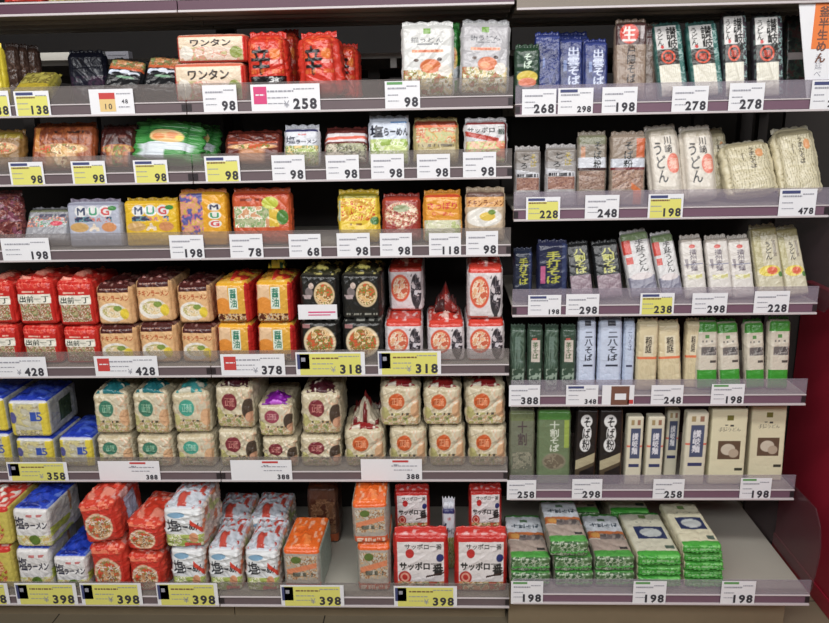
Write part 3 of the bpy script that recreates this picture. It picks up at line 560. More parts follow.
pk('greenwhite', (206, 198, 182), lambda A: (A.rect(0, .82, 1, 1, (70, 146, 56)), A.rect(0, 0, 1, .11, (60, 150, 50)), A.rect(.4, .7, .58, .76, (90, 140, 80)), A.mini(.25, .75, .64, .04, (90, 90, 90), 2), A.food(.2, .38, .95, .54, [(110, 106, 104), (160, 156, 152), (80, 76, 76)], 5, 3), A.rect(.62, .24, .9, .29, (80, 76, 72))), name='dried_noodle_packet', d=.03, fin=(60, 140, 50), r=.008, puff=.004)
pk('greygreen', (114, 118, 100), lambda A: (A.rect(0, .85, 1, 1, (110, 120, 84)), A.vtext('十割', .5, .86, .46, .4, (80, 66, 70), .03), A.food(.1, .06, .9, .34, [(130, 130, 112), (150, 146, 128), (104, 106, 92)], 7, 3)), name='dried_noodle_packet', d=.03)
pk('greengreen', (108, 124, 92), lambda A: (A.rect(0, .86, 1, 1, (84, 140, 66)), A.rect(.8, .4, .95, .85, (150, 170, 80)), A.vtext('十割そば', .5, .84, .34, .3, (206, 212, 196), .02), A.bowl(.5, .18, .36, .14, (130, 126, 106), [(110, 100, 84), (140, 130, 110)], 8, 3)), name='dried_noodle_packet', d=.03)
pk('blackwhite', (34, 28, 28), lambda A: (A.ell(.45, .82, .26, .1, (222, 222, 222)), A.ell(.5, .62, .2, .14, (222, 222, 222)), A.ell(.44, .44, .24, .11, (222, 222, 222)), A.vtext('そば粉', .48, .9, .36, .34, (26, 24, 26), .04), A.skew(.06, .1, .92, .25, .16, (172, 162, 132)), A.skew(.06, .04, .92, .1, .16, (78, 66, 50)), A.rect(.95, 0, 1, 1, (90, 60, 40))), name='dried_noodle_packet', d=.03)
def f_label(A):
    A.rect(.2, .86, .42, .95, (160, 140, 100)); A.rect(.58, .86, .8, .95, (150, 110, 90)); A.rect(.2, .26, .82, .8, (76, 84, 112)); A.vtext('讃岐麺', .5, .72, .34, .38, (222, 222, 230), .03); A.rect(.18, .1, .84, .16, (56, 60, 100)); A.rect(0, .46, .2, .5, (214, 110, 90)); A.rect(.82, .46, 1, .5, (214, 110, 90))
pk('bluelabel', (214, 208, 186), f_label, name='noodle_carton', d=.035, r=.004, puff=.001, wr=.0003, fin=None, m=1)
def f_box(A):
    A.rect(.42, .82, .6, .9, (110, 106, 50)); A.mini(.36, .62, .74, .03, (60, 60, 60), 2, 1); A.text('手延うどん', .2, .82, .68, .07, (90, 88, 84), .0); A.rect(.22, .2, .84, .5, (96, 76, 60)); A.ell(.5, .36, .2, .09, (200, 190, 172)); A.ell(.66, .3, .14, .07, (176, 160, 140)); A.rect(.72, .02, .94, .06, (60, 60, 50))
pk('creambox', (216, 210, 178), f_box, name='noodle_carton', d=.04, r=.004, puff=.001, wr=.0003, m=1)
for k in ('bluelabel', 'creambox'): DZ[k]['fin'] = None; DZ[k]['mat'] = FILMSOFT
# --- flat packs lying with their ends to the aisle (art is the upper face)
def t_green(kind):
    def f(a, b):
        A = Art(.1, .2, (206, 200, 190)); A.nx = b-1; A.nz = a-1; A.a = np.zeros((a, b, 3)); A.a[:] = lin((206, 204, 196)); A.U, A.V = np.meshgrid(np.linspace(0, 1, b), np.linspace(0, 1, a)); A.w = .1; A.h = .25
        if kind == 'soba':
            A.rect(0, .55, 1, 1, (206, 212, 220)); A.text('十割そば', .14, .9, .7, .1, (60, 76, 90), .02); A.rect(.4, .8, .6, .85, (90, 120, 90)); A.rect(0, .4, 1, .55, (190, 110, 60)); A.food(.3, .36, .95, .48, [(90, 84, 84), (150, 140, 134), (120, 110, 110)], 6, 3); A.ell(.2, .46, .12, .06, (206, 150, 80)); A.rect(0, .12, 1, .36, (176, 160, 150)); A.rect(.7, .16, .9, .2, (60, 60, 60)); A.rect(0, 0, 1, .12, (80, 160, 70)); A.rect(0, .94, 1, 1, (80, 150, 70))
        else:
            A.rect(0, .08, 1, 1, (222, 218, 190) if kind == 'cream' else (214, 212, 192)); A.rect(.18, .36, .88, .62, (50, 60, 100)); A.ell(.54, .49, .26, .1, (200, 206, 206)); A.mini(.3, .75, .74, .04, (110, 120, 110), 3); A.rect(.42, .84, .6, .9, (110, 140, 80)); A.rect(.72, .14, .92, .2, (80, 100, 90)); A.rect(0, 0, 1, .08, (70, 166, 60))
            if kind != 'cream': A.rect(0, .93, 1, 1, (60, 150, 60))
        return A.a
    return f
def f_gend(A): A.food(0, 0, 1, 1, [(60, 150, 52), (80, 176, 66), (50, 130, 46), (110, 190, 96)], 7, 3); A.mini(.1, .9, .5, .3, (190, 220, 180), 4, .5)
def f_gendclear(A): A.food(0, 0, 1, 1, [(80, 110, 70), (120, 150, 110), (180, 190, 170), (60, 96, 56)], 8, 5)
pk('flatsoba', (96, 140, 80), f_gendclear, name='flat_noodle_pack', d=.25, top=t_green('soba'), side=(130, 130, 116), r=.008, puff=.003, fin=None, wr=.0018, tpuff=.002)
pk('flatgreen', (70, 160, 60), f_gend, name='flat_noodle_pack', d=.25, top=t_green('white'), side=(206, 200, 170), r=.008, puff=.003, fin=None, wr=.0014, tpuff=.002)
pk('flatcream', (70, 160, 60), f_gend, name='flat_noodle_pack', d=.25, top=t_green('cream'), side=(214, 206, 176), r=.008, puff=.003, fin=None, wr=.0014, tpuff=.002)
for k in ('flatsoba', 'flatgreen', 'flatcream'): DZ[k]['fin'] = None; DZ[k]['endseal'] = (70, 150, 60)

def proto(key, w, h):
    D = DZ[key]
    if D['proto'] is None:
        seed = sum(map(ord, key)) % 97; fin = D.get('fin'); fh = fin[2] if fin else 0
        Art.hide = D.get('hide', 0) if h > .06 else 0
        A = D['fn'](w, h-fh); Art.hide = 0
        bodym = body_mesh(D['name'], A, D['d'], D['side'], D['top'], D.get('r', .012), D.get('puff', .008), D.get('wr', .0016), seed, D.get('ts'), D.get('ss'), D.get('mat'), D.get('tpuff'), taper=D.get('taper', 0))
        parts = [('wrapper' if D['name'] != 'noodle_carton' else 'carton_body', bodym, (0, 0, 0), None)]
        if fin: parts.append(('top_seal', strip_mesh('top_seal', w*.96*(1-D.get('taper', 0)), fh+.004, D['d']*.45, fin[0], seed), (0, 0, h-fh-.004), 0))
        fo = D.get('fold')
        if fo: parts.append(('film_fold', fold_mesh('film_fold', w*.86, D['d']*.82, fo[2], fo[0], fo[1], seed), (0, D['d']*.06, h+.3*D.get('puff', .008)-.004), 0))
        tk = D.get('tuck')
        if tk: parts.append(('end_tuck', fold_mesh('end_tuck', w*.8, D['d']*.55, .022, tk[0], tk[1], seed, crumple=.6, thr=.8), (0, .004, h-.004), 0))
        if D.get('endseal'): parts.append(('end_seal', strip_mesh('end_seal', w*.95, .008, 0, D['endseal'], seed), (0, -.001, h*.35), (math.pi/2)))
        D['proto'] = (w, h, parts); D['used'] = 0
    return D

class Shelf:
    def __init__(s, Y, deck, words): s.Y = Y; s.deck = deck; s.words = words
GROUPS = {}
TOPS = {}
def put(sh, key, x0, x1, yt, label, Y=.028, lean=0, rz=0, on=None, z=None, tilt=0, cat=None, group=None, dx=0, full=False):
    lean = math.radians(lean); rz = math.radians(rz); tilt = math.radians(tilt)
    Yf = sh.Y+Y; D = DZ[key]
    zb = (sh.deck+.0005) if on is None else on+.005
    if on in TOPS:
        for c in list(TOPS[on].children):
            if c.name.startswith(('film_fold', 'end_tuck', 'top_seal')): bpy.data.objects.remove(c)
    if z is not None: zb = z
    zl = zb+D['d']*math.sin(lean) if lean > 0 else zb
    wt = abs(at(x1, yt, Yf).x-at(x0, yt, Yf).x); zl += wt/2*abs(math.sin(tilt))
    xm = (x0+x1)/2
    g = at(xm, yt, Yf); yb = pix((g.x, Yf, zl))[1]; yr = yb-.3*(yb-yt)
    a, b = at(x0, yr, Yf).x, at(x1, yr, Yf).x; w = b-a-(.008 if D['name'] == 'instant_noodle_multipack' else .004); X = (a+b)/2+dx
    if rz: w /= max(.6, math.cos(rz))
    lo, hi = .005, .7
    for _ in range(40):
        m = (lo+hi)/2; P = (X, Yf+math.sin(lean)*m, zl+math.cos(lean)*m)
        if pix(P)[1] > yt: lo = m
        else: hi = m
    h = m
    D = proto(key, w, h); pw, ph, parts = D['proto']
    if D['name'] == 'instant_noodle_multipack' and h < .2 and D['proto']:
        rj = np.random.RandomState(int(abs(X)*1e4)); rz += math.radians(rj.uniform(-1.8, 1.8)); tj = math.radians(rj.uniform(-1, 1)); tilt += tj; zl += w/2*abs(math.sin(tj))+.0005; w *= .985
    root = empty(D['name'], (X, Yf, zl)); root.rotation_euler = (-lean, tilt, rz); root.scale = (w/pw, 1, h/ph)
    for nm, me, loc, rx in parts:
        o = link(bpy.data.objects.new(nm, me), root); o.location = loc
        if rx: o.rotation_euler[0] = rx
    words = label+', '+sh.words
    tag(root, words, cat or D['cat'], group or f"{key_words(key)} on the {sh.words}")
    GROUPS.setdefault(root['group'], []).append(root)
    TOPS[zl+math.cos(lean)*h] = root
    return zl+math.cos(lean)*h
def key_words(k): return GW.get(k, DZ[k]['name'].replace('_', ' ')+'s')
GW = {'demae': 'red ramen multipacks', 'chikin': 'tan chicken ramen multipacks', 'yellow': 'yellow and red ramen multipacks', 'blacklow': 'black ramen multipacks', 'blackhigh': 'black ramen multipacks', 'white': 'white and red ramen multipacks',
      'bluebag': 'blue and yellow ramen multipacks', 'shioblue': 'blue topped salt ramen multipacks', 'shiowhite': 'white salt ramen multipacks', 'redpile': 'crumpled red ramen multipacks', 'orangebag': 'orange topped ramen multipacks', 'sapporo': 'red framed ramen multipacks'}

# ---------------------------------------------------------------- setting
def struct(mb, name, **k): o = mb.build(name, **k); o['kind'] = 'structure'; return o
m = MB(); m.box(-3.6, 3.6, -4.5, 2.2, -.03, 0, FLOORM)
for x in np.arange(-3.298, 3.6, .9): m.box(x-.002, x+.002, -4.5, 2.2, 0, .0006, GROUT)
for y in np.arange(-4.4, 2.2, .9): m.box(-3.6, 3.6, y-.002, y+.002, 0, .0006, GROUT)
struct(m, 'floor')
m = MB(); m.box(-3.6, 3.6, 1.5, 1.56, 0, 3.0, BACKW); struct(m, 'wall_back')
m = MB(); m.box(-3.6, 3.6, -4.5, 2.2, 3.0, 3.05, WHITEP); struct(m, 'ceiling')

# ---------------------------------------------------------------- shelving units
ZL = [1.6157, 1.4263, 1.2067, .8461, .4974, .132]; ZR = [1.5923, 1.306, 1.0261, .7459, .4335, .176]
YL = [0]*5+[-.12]; YR = [0]*5+[-.16]
SH = .0802; DK = .034
LN = [k+' left shelf' for k in ('top', 'second', 'third', 'fourth', 'fifth', 'bottom')]
RN = [w.replace('left', 'right') for w in LN]
L = [Shelf(y, z+DK, n) for y, z, n in zip(YL, ZL, LN)]; R = [Shelf(y, z+DK, n) for y, z, n in zip(YR, ZR, RN)]
def unit(x0, x1, zs, ys, rail, clear, label, hz, hrail, open_to=1.50, ends=(1, 1)):
    u = empty('shelving_unit', ((x0+x1)/2, 0, 0)); tag(u, label, 'shelving unit')
    cx = (x0+x1)/2
    def part(mb, name, bevel=0, parent=u):
        for i, v in enumerate(mb.v): mb.v[i] = (v[0]-cx, v[1], v[2])
        return mb.build(name, parent, bevel)
    g = .0015
    for z, y in zip(zs, ys):
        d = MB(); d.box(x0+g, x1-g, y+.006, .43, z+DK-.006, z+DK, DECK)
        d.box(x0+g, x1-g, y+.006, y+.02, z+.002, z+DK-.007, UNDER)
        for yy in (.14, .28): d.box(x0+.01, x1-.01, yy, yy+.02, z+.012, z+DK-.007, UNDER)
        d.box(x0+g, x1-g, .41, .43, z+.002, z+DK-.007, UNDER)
        deck = part(d, 'shelf_deck')
        s = MB(); s.box(x0+g, x1-g, y-.001, y+.005, z+.007, z+DK-.004, rail); s.box(x0+g, x0+.014, y-.0025, y-.0012, z+.009, z+DK-.006, JOINT); s.box(x1-.014, x1-g, y-.0025, y-.0012, z+.009, z+DK-.006, JOINT)
        o = part(s, 'price_rail', parent=deck)
        e = MB(); e.box(x0+g, x1-g, y-.006, y+.006, z, z+.006, EDGE); e.box(x0+g, x1-g, y-.004, y+.003, z+DK-.003, z+DK+.0005, EDGE); part(e, 'rail_lip', .001, deck)
        c = MB(); c.box(x0+g, x1-g, y-.0005, y+.0025, z+DK+.001, z+SH, clear); c.box(x0+g, x1-g, y-.0015, y+.0032, z+SH, z+SH+.002, clear); part(c, 'clear_fence', parent=deck)
    # header shelf on top
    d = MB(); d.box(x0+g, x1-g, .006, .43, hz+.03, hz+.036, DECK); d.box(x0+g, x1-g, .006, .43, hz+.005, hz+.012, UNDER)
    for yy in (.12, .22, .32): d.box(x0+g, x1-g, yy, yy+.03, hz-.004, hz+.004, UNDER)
    deck = part(d, 'header_shelf')
    s = MB(); s.box(x0+g, x1-g, -.001, .005, hz+.007, hz+.03, hrail); part(s, 'price_rail', parent=deck)
    e = MB(); e.box(x0+g, x1-g, -.006, .006, hz, hz+.006, EDGE); e.box(x0+g, x1-g, -.004, .003, hz+.031, hz+.036, EDGE); part(e, 'rail_lip', .001, deck)
    b = MB(); b.box(x0+g, x1-g, .432, .445, 0.03, open_to, DARK); part(b, 'back_panel')
    b = MB(); b.box(x0+g, x1-g, .435, .447, 1.785, 1.802, STEEL); b.box(x1-.36, x1-.34, .43, .445, 1.755, 1.786, STEEL); part(b, 'back_crossbar')
    for xx in (x0+.001, x1-.031):
        p = MB(); p.box(xx, xx+.03, .448, .478, 0, hz+.06, DARK)
        part(p, 'upright')
    yb = min(ys)
    k = MB(); k.box(x0+g, x1-g, yb+.13, yb+.15, 0.0, zs[-1]-.004, PLINTH); k.box(x0+g, x1-g, yb+.02, .43, zs[-1]-.012, zs[-1]-.002, PLINTH); part(k, 'kick_panel')
    return u
unit(-1.8, -.9, ZL, YL, RAILL, CLEARL, 'grey metal shelving unit cut off by the photo edge, with mauve price rails', 1.88, RAILT)
unit(-.9, 0, ZL, YL, RAILL, CLEARL, 'grey metal shelving unit full of ramen multipacks, with mauve price rails', 1.88, RAILT)
unit(.004, .88, ZR, YR, RAILR, CLEARR, 'metal shelving unit of dried noodles with purple price rails beside maroon panel', 1.865, UNDER)
# smoky end panels and maroon panel
def side_panel(name, X, prof, th, m_, label, cat):
    b = MB(); n = len(prof); i = b.mi(m_)
    b.v = [(X, y, z) for y, z in prof]+[(X+th, y, z) for y, z in prof]
    for k in range(n): b.f.append([k, (k+1) % n, n+(k+1) % n, n+k]); b.m.append(i)
    b.f.append(list(range(n))[::-1]); b.m.append(i); b.f.append(list(range(n, 2*n))); b.m.append(i)
    o = b.build(name); tag(o, label, cat); return o
pr = [(.43, .215), (-.15, .215)]+[(-.15-.02*math.sin(a), .215+.2*a/math.pi*2*.8) for a in np.linspace(.2, 1.57, 8)]+[(-.155, .43), (-.12, .47), (.43, .47)]
side_panel('acrylic_end_panel', .884, pr, .004, SMOKE, 'smoky clear acrylic panel closing the end of the bottom shelf', 'panel')
side_panel('acrylic_end_panel', .90, [(.42, 1.03), (.0, 1.03), (-.03, 1.06), (-.03, 1.27), (0, 1.3), (.42, 1.3)], .004, SMOKE, 'smoky clear acrylic panel beyond the end of the third shelf', 'panel')
b = MB(); b.box(1.046, 1.075, -1.2, .43, 0, 1.03, MAROON); b.box(1.040, 1.046, -1.2, .43, .0, .06, MAROON)
tag(b.build('maroon_end_panel', bevel=.003), 'tall maroon laminate panel standing beyond the purple-railed shelves', 'panel')
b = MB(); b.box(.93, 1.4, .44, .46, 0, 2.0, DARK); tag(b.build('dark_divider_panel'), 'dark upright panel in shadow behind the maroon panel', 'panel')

# goods glimpsed through the open back of the top shelf
ZSH = at(50, 69, .8).z
for px0, px1, y0, y1, lab in ((40, 73, 52, 68, 'white paper bag seen through the open back, beside brown bags'), (106, 128, 51, 60, 'pale carton seen through the open back above the black striped packets')):
    a = at(px0, y1, .8); c = at(px1, y0, .8); b = MB(); b.box(a.x, c.x, .8, .84, ZSH, c.z, WHITEP if px0 < 60 else GREYINK); b.box(a.x+.01, c.x-.01, .797, .8, a.z+.015, a.z+.02, GREYINK)
    if px0 > 60: b.box(a.x-.01, c.x+.08, .78, .86, ZSH, a.z, DARK)
    tag(b.build('pale_carton', bevel=.006), lab, 'carton')
b = MB(); b.box(-1.75, .9, .6, 1.15, ZSH-.04, ZSH, DARK)
for xx in (-1.7, -.45, .85): b.box(xx, xx+.04, 1.1, 1.14, 0, ZSH-.04, DARK)
for xx in (-1.7, -.45, .85): b.box(xx, xx+.04, .6, .64, 0, ZSH-.04, DARK)
tag(b.build('rear_shelf'), 'dark shelf of the next aisle seen through the open back', 'shelf')

# ---------------------------------------------------------------- LEFT UNIT
S = L[0]
put(S, 'yellowedge', -14, 5, 42, 'bright yellow noodle packet cut by the photo edge')
for i, (a, b) in enumerate(((8, 22), (17, 31), (26, 42))):
    put(S, 'darkbrown', a, b, 43+i, ['brown striped bag beside the yellow packet', 'brown striped bag in the middle of three', 'brown striped bag beside the white paper bag'][i], Y=.16+.02*i, group='brown striped bags at the back')
put(S, 'olive', 8, 44, 70, 'olive yellow packet leaning far back before brown bags', lean=58)
put(S, 'navydark', 70, 108, 50, 'dark navy packet standing in shadow at the back', Y=.22)
put(S, 'wave', 99, 137, 56, 'black and white striped noodle packet with brown top, beside grey gap', lean=34, tilt=8)
put(S, 'wave', 139, 175, 53, 'black and white striped noodle packet beside wonton trays', lean=34, tilt=5)
t = put(S, 'wantan', 175, 246, 64, 'lower cream and red wonton noodle tray')
put(S, 'wantan', 177, 247, 35, 'upper cream and red wonton noodle tray', on=t)
put(S, 'shin', 280, 301, 28, 'crumpled red spicy noodle bag behind the black-striped one', Y=.16)
put(S, 'shin3', 247, 290, 31, 'red spicy noodle bag with black bottom stripe')
put(S, 'shin', 336, 359, 43, 'red spicy noodle bag mostly hidden behind the tilted one', Y=.15)
put(S, 'shin', 299, 343, 31, 'tilted red spicy noodle bag with one large black character', tilt=-3)
put(S, 'greenpack', 446, 461, 22, 'dark green pouch squeezed between white udon pouches', Y=.08)
put(S, 'nabe', 401, 455, 21, 'white udon pouch with green square, food photo and green packet beside', lean=3)
put(S, 'nabe2', 459, 509, 19, 'greyish udon pouch with green square beside the unit end', lean=6, tilt=2)
S = L[1]
put(S, 'olivebowl', -16, 20, 128, 'olive packet with bowl photo at the photo edge', lean=20)
put(S, 'ramenbrown', 28, 92, 121, 'large orange-brown ramen packet with bowl photo', lean=20)
put(S, 'darkbowl', 96, 132, 123, 'dark red-brown packet beside the green shrimp noodle packets', lean=22, Y=.03)
put(S, 'greenpack', 182, 212, 121, 'green noodle packet half hidden behind the other green packet', lean=28, Y=.115, tilt=6)
put(S, 'greenpack', 133, 192, 117, 'green noodle packet with white bottom and food photo', lean=28, Y=.03, tilt=6)
put(S, 'darkred', 222, 280, 128, 'dark red packet with thin orange band and bowl', lean=30)
put(S, 'shionavy', 283, 320, 124, 'white salt ramen packet with navy top', lean=10)
put(S, 'pinkwhite', 323, 367, 125, 'packet with white and coral bands lying back', lean=32)
put(S, 'shiosky', 368, 410, 115, 'white salt ramen packet with large black letters', lean=8)
put(S, 'orangeclear', 413, 459, 116, 'clear packet with coral band and orange noodles', lean=14)
put(S, 'sapporosingle', 464, 508, 117, 'white packet with red stripe at the unit end', lean=8)
S = L[2]
put(S, 'redcrumple', -16, 22, 190, 'crumpled dark red packet at the photo edge', lean=8)
put(S, 'silvercolour', 20, 66, 205, 'silver packet with coloured print leaning back', lean=34)
put(S, 'mugsilver', 68, 122, 199, 'silver mug noodle packet with three letters across', lean=4)
put(S, 'mugyellow', 125, 179, 198, 'yellow mug noodle packet with three letters across', lean=4)
put(S, 'mugvertical', 180, 228, 189, 'yellow and pink mug noodle packet standing upright, letters running down', lean=3)
put(S, 'redorange', 232, 292, 188, 'red-orange packet with green salad noodle photo', lean=4)
put(S, 'friedyellow', 337, 380, 189, 'yellow packet with fried noodle photo', lean=10)
put(S, 'redcream', 382, 421, 193, 'red packet with cream oval noodle photo', lean=10)
put(S, 'orangepink', 423, 462, 190, 'orange packet with curving red letters', lean=5)
put(S, 'chikinclear', 465, 506, 187, 'tan packet with brown clear top and egg bowl', lean=5)
S = L[3]
Pn = ['cut by the photo edge', 'the middle red one', 'beside the tan packs']
for i, (a, b, lo, up) in enumerate(((-20, 19, (326), 275), (21, 60, 327, 272), (62, 99, 328, 273))):
    t = put(S, 'demae', a+2, b+2, lo, 'red ramen multipack, lower tier, '+Pn[i])
    put(S, 'demae', a-4, b-2, up+9, 'red ramen multipack, upper tier, '+Pn[i], on=t, Y=.03)
Pn = ['beside the red packs', 'the middle tan one', 'beside the yellow packs']
for i, (a, b, lo, up) in enumerate(((100, 139, 327, 288), (140, 179, 325, 282), (181, 217, 327, 287))):
    t = put(S, 'chikin', a, b, lo, 'tan ramen multipack, lower tier, '+Pn[i])
    put(S, 'chikin', a-3, b-4, up-2, 'tan ramen multipack, upper tier, '+Pn[i], on=t, Y=.03+.006*i)
Pn = ['beside the tan packs', 'beside the black packs']
for i, (a, b, lo, up) in enumerate(((217, 255, 325, 283), (257, 297, 325, 282))):
    t = put(S, 'yellow', a, b, lo, 'yellow and red ramen multipack, lower tier, '+Pn[i])
    put(S, 'yellow', a-2, b-3, up, 'yellow and red ramen multipack, upper tier, '+Pn[i], on=t)
b = MB()
P0 = at(277, 277, .08); b.v = []
me = fold_mesh('film_flap', .05, .05, .03, (24, 90, 60), (210, 200, 60), 4, peak=.015); o = link(bpy.data.objects.new('green_film_scrap', me)); o.location = (P0.x, .08, t+.165)
tag(o, 'crumpled green and yellow film scrap on top of the yellow packs', 'film scrap')
t0 = t
Pn = ['beside the yellow packs', 'beside the white packs']
for i, (a, b_, lo, up) in enumerate(((300, 341, 321, 275), (342, 384, 321, 274))):
    t = put(S, 'blacklow', a, b_, lo, 'black ramen multipack with large bowl, lower tier, '+Pn[i])
    tt = put(S, 'blackhigh', a-1, b_-1, up, 'black ramen multipack, upper tier, '+Pn[i]+(', with pale sticker' if i == 0 else ''), on=t, full=True)
    if i == 0:
        A = at(299, 319, .018); B = at(337, 304, .018); s = MB(); s.box(A.x, B.x, .0125, .0135, A.z, B.z, CARDW); s.box(A.x+.03, B.x-.005, .0118, .0124, A.z+.02, A.z+.024, PINK); s.box(A.x+.03, B.x-.02, .0118, .0124, A.z+.012, A.z+.015, PINK)
        tag(s.build('pale_sticker'), 'pale sticker across the front of an upper black ramen multipack', 'sticker')
Pn = ['beside the black packs', 'below the gap', 'at the unit end']
ts = []
for i, (a, b_, lo) in enumerate(((384, 424, 321), (427, 466, 322), (466, 506, 321))):
    ts.append(put(S, 'white', a, b_, lo, 'white and red ramen multipack, lower tier, '+Pn[i]))
put(S, 'white', 388, 425, 266, 'white and red ramen multipack, upper tier, pushed back in shadow', on=ts[0], Y=.12)
put(S, 'white', 466, 504, 266, 'white and red ramen multipack, upper tier, at the unit end', on=ts[2])
me = fold_mesh('red_film', .07, .1, .045, (130, 30, 24), (70, 40, 40), 8, peak=.03); o = link(bpy.data.objects.new('red_film_scrap', me)); P0 = at(446, 310, .08); o.location = (P0.x, .09, ts[1]+.016); tag(o, 'torn dark red film bunched up on the middle white ramen multipack', 'film scrap')
S = L[4]
Pn = ['cut by the photo edge', 'under the upper one', 'beside the cream packs']
a1 = put(S, 'bluebag', -22, 14, 434, 'blue and yellow ramen multipack, lower tier, '+Pn[0])
a2 = put(S, 'bluebag', 16, 57, 439, 'blue and yellow ramen multipack, lower tier, '+Pn[1])
put(S, 'bluebag', 59, 96, 438, 'blue and yellow ramen multipack, lower tier, '+Pn[2])
put(S, 'bluebag', -28, 9, 399, 'blue and yellow ramen multipack, upper tier, cut by the photo edge', on=a1)
put(S, 'bluebag', 9, 52, 401, 'blue and yellow ramen multipack, upper tier, wholly in view', on=a2)
Pn = ['beside the blue packs', 'the middle teal one', 'beside the maroon circle packs']
for i, (a, b_, lo, up) in enumerate(((98, 135, 436, 393), (137, 175, 436, 392), (177, 216, 435, 392))):
    k = 'cream_teal' if i < 2 else 'cream_teal2'; c = 'green' if i < 2 else 'turquoise'
    t = put(S, k, a, b_, lo, f'cream multipack with {c} circle, lower tier, '+Pn[i])
    put(S, k, a-4, b_-4, up, f'cream multipack with {c} circle, upper tier, '+Pn[i], on=t, rz=(1, -1, 1)[i])
Pn = ['beside the turquoise circle packs', 'under the bright purple fold', 'beside the orange circle packs']
for i, (a, b_, lo, up) in enumerate(((219, 259, 430, 386), (262, 299, 438, 404), (300, 342, 436, 392))):
    k = 'cream_maroon' if i != 1 else 'cream_maroon'
    t = put(S, k, a, b_, lo, 'cream multipack with maroon circle, lower tier, '+Pn[i])
    put(S, 'cream_violet' if i == 1 else k, a-4 if i != 2 else a+1, b_-4 if i != 2 else b_, up, ('cream multipack with bright purple top fold, upper tier' if i == 1 else 'cream multipack with maroon circle, upper tier, '+Pn[i]), on=t, rz=(-3, 2, 0)[i])
Pn = ['alone beside the maroon circle packs', 'with another on top', 'in the middle', 'at the unit end']
for i, (a, b_, lo, up) in enumerate(((345, 386, 429, 0), (389, 427, 428, 386), (429, 466, 427, 387), (468, 507, 427, 386))):
    t = put(S, 'cream_orange', a, b_, lo, 'cream multipack with orange circle, lower tier, '+Pn[i])
    if up: put(S, 'cream_orange', a-9 if i == 1 else a-6 if i == 2 else a-3, b_-6 if i == 1 else b_-4 if i == 2 else b_-1, up, 'cream multipack with orange circle, upper tier, '+['', 'beside the gap', 'in the middle', 'at the unit end'][i], on=t, rz=(0, 3, -2, 0)[i])
me = fold_mesh('open_film', .09, .14, .05, (196, 186, 166), (110, 24, 26), 5, peak=.02); o = link(bpy.data.objects.new('loose_film_wrap', me)); P0 = at(363, 428, -.0); o.location = (P0.x, .05, t-.004); tag(o, 'loose cream and red film bunched on the lone orange circle multipack', 'film scrap')
S = L[5]
t = put(S, 'yellowred', -24, 17, 547, 'yellow and red ramen multipack, lower tier, cut by the photo edge')
put(S, 'yellowred', -27, 13, 507, 'yellow and red ramen multipack, upper tier, cut by the photo edge', on=t)
t = put(S, 'shioblue', 18, 54, 549, 'white salt ramen multipack with blue top, under another')
put(S, 'shioblue', 14, 53, 509, 'white salt ramen multipack with blue top, on the upper tier', on=t, rz=0)
put(S, 'shioblue', 55, 91, 557, 'white salt ramen multipack with blue top, beside the red packs')
t1 = put(S, 'redpile', 93, 129, 546, 'crumpled red ramen multipack, lower tier beside the blue topped pack')
t2 = put(S, 'redpile', 130, 165, 555, 'crumpled red ramen multipack, lower tier beside the white packs')
put(S, 'redpile', 85, 122, 503, 'crumpled red ramen multipack, upper tier beside the blue topped pack', on=t1+.006, tilt=-5)
put(S, 'redpile', 126, 162, 522, 'sagging crumpled red ramen multipack, upper tier beside the white packs', on=t2+.01, tilt=4, rz=-4)
Pn = ['under another', 'the middle one', 'beside the orange topped pack']
for i, (a, b_, lo) in enumerate(((171, 207, 549), (209, 244, 550), (245, 281, 551))):
    t = put(S, 'shiowhite', a, b_, lo, 'white salt ramen multipack, lower tier, '+Pn[i])
    if i == 0: put(S, 'shiowhite', 164, 206, 509, 'white salt ramen multipack with black letters, upper tier', on=t)
    else: put(S, 'shiowhite', a+4, b_+6, 520, 'white salt ramen multipack lying at the rear, '+['', 'over the middle one', 'beside the orange topped pack'][i], Y=.215, group='rear white salt ramen multipacks')
put(S, 'orangebag', 283, 323, 549, 'orange topped ramen multipack beside the white packs', rz=0)
put(S, 'brownback', 308, 340, 487, 'dark brown ramen multipack in shadow behind the empty gap', Y=.3)
t = put(S, 'orangebag', 356, 392, 545, 'orange topped ramen multipack, lower tier beside the empty gap')
put(S, 'orangebag', 352, 390, 503, 'orange topped ramen multipack, upper tier beside the empty gap', on=t)
t1 = put(S, 'sapporo', 393, 449, 531, 'large red framed ramen multipack beside the orange topped packs')
t2 = put(S, 'sapporo', 454, 508, 531, 'large red framed ramen multipack at the unit end')
t3 = put(S, 'sapporo', 397, 442, 533, 'red framed ramen multipack hidden behind, beside the orange topped packs', Y=.15)
t4 = put(S, 'sapporo', 458, 501, 533, 'red framed ramen multipack hidden behind, at the unit end', Y=.15)
put(S, 'sapporo', 394, 431, 488, 'upper red framed ramen multipack above the one beside the orange packs', on=t3, Y=.16)
put(S, 'sapporo', 468, 503, 487, 'upper red framed ramen multipack above the unit end one', on=t4, Y=.16)
put(S, 'shionavy', 442, 456, 500, 'white and blue packet tucked between the red framed packs', Y=.14)
# header shelf
HS = Shelf(0, 1.88+.036, 'left header shelf')
for i, (k, a, b_) in enumerate((('redpile', 2, 40), ('shioblue', 44, 84), ('redpile', 88, 124), ('chikin', 132, 168), ('bluebag', 176, 210))):
    put(HS, k, a, b_, -28, ['red packet base cut by the photo top, above the brown bags', 'blue topped packet base cut by the photo top', 'red packet base cut by the photo top, above the striped packets', 'tan packet base cut by the photo top', 'yellow packet base cut by the photo top'][i], Y=.02)

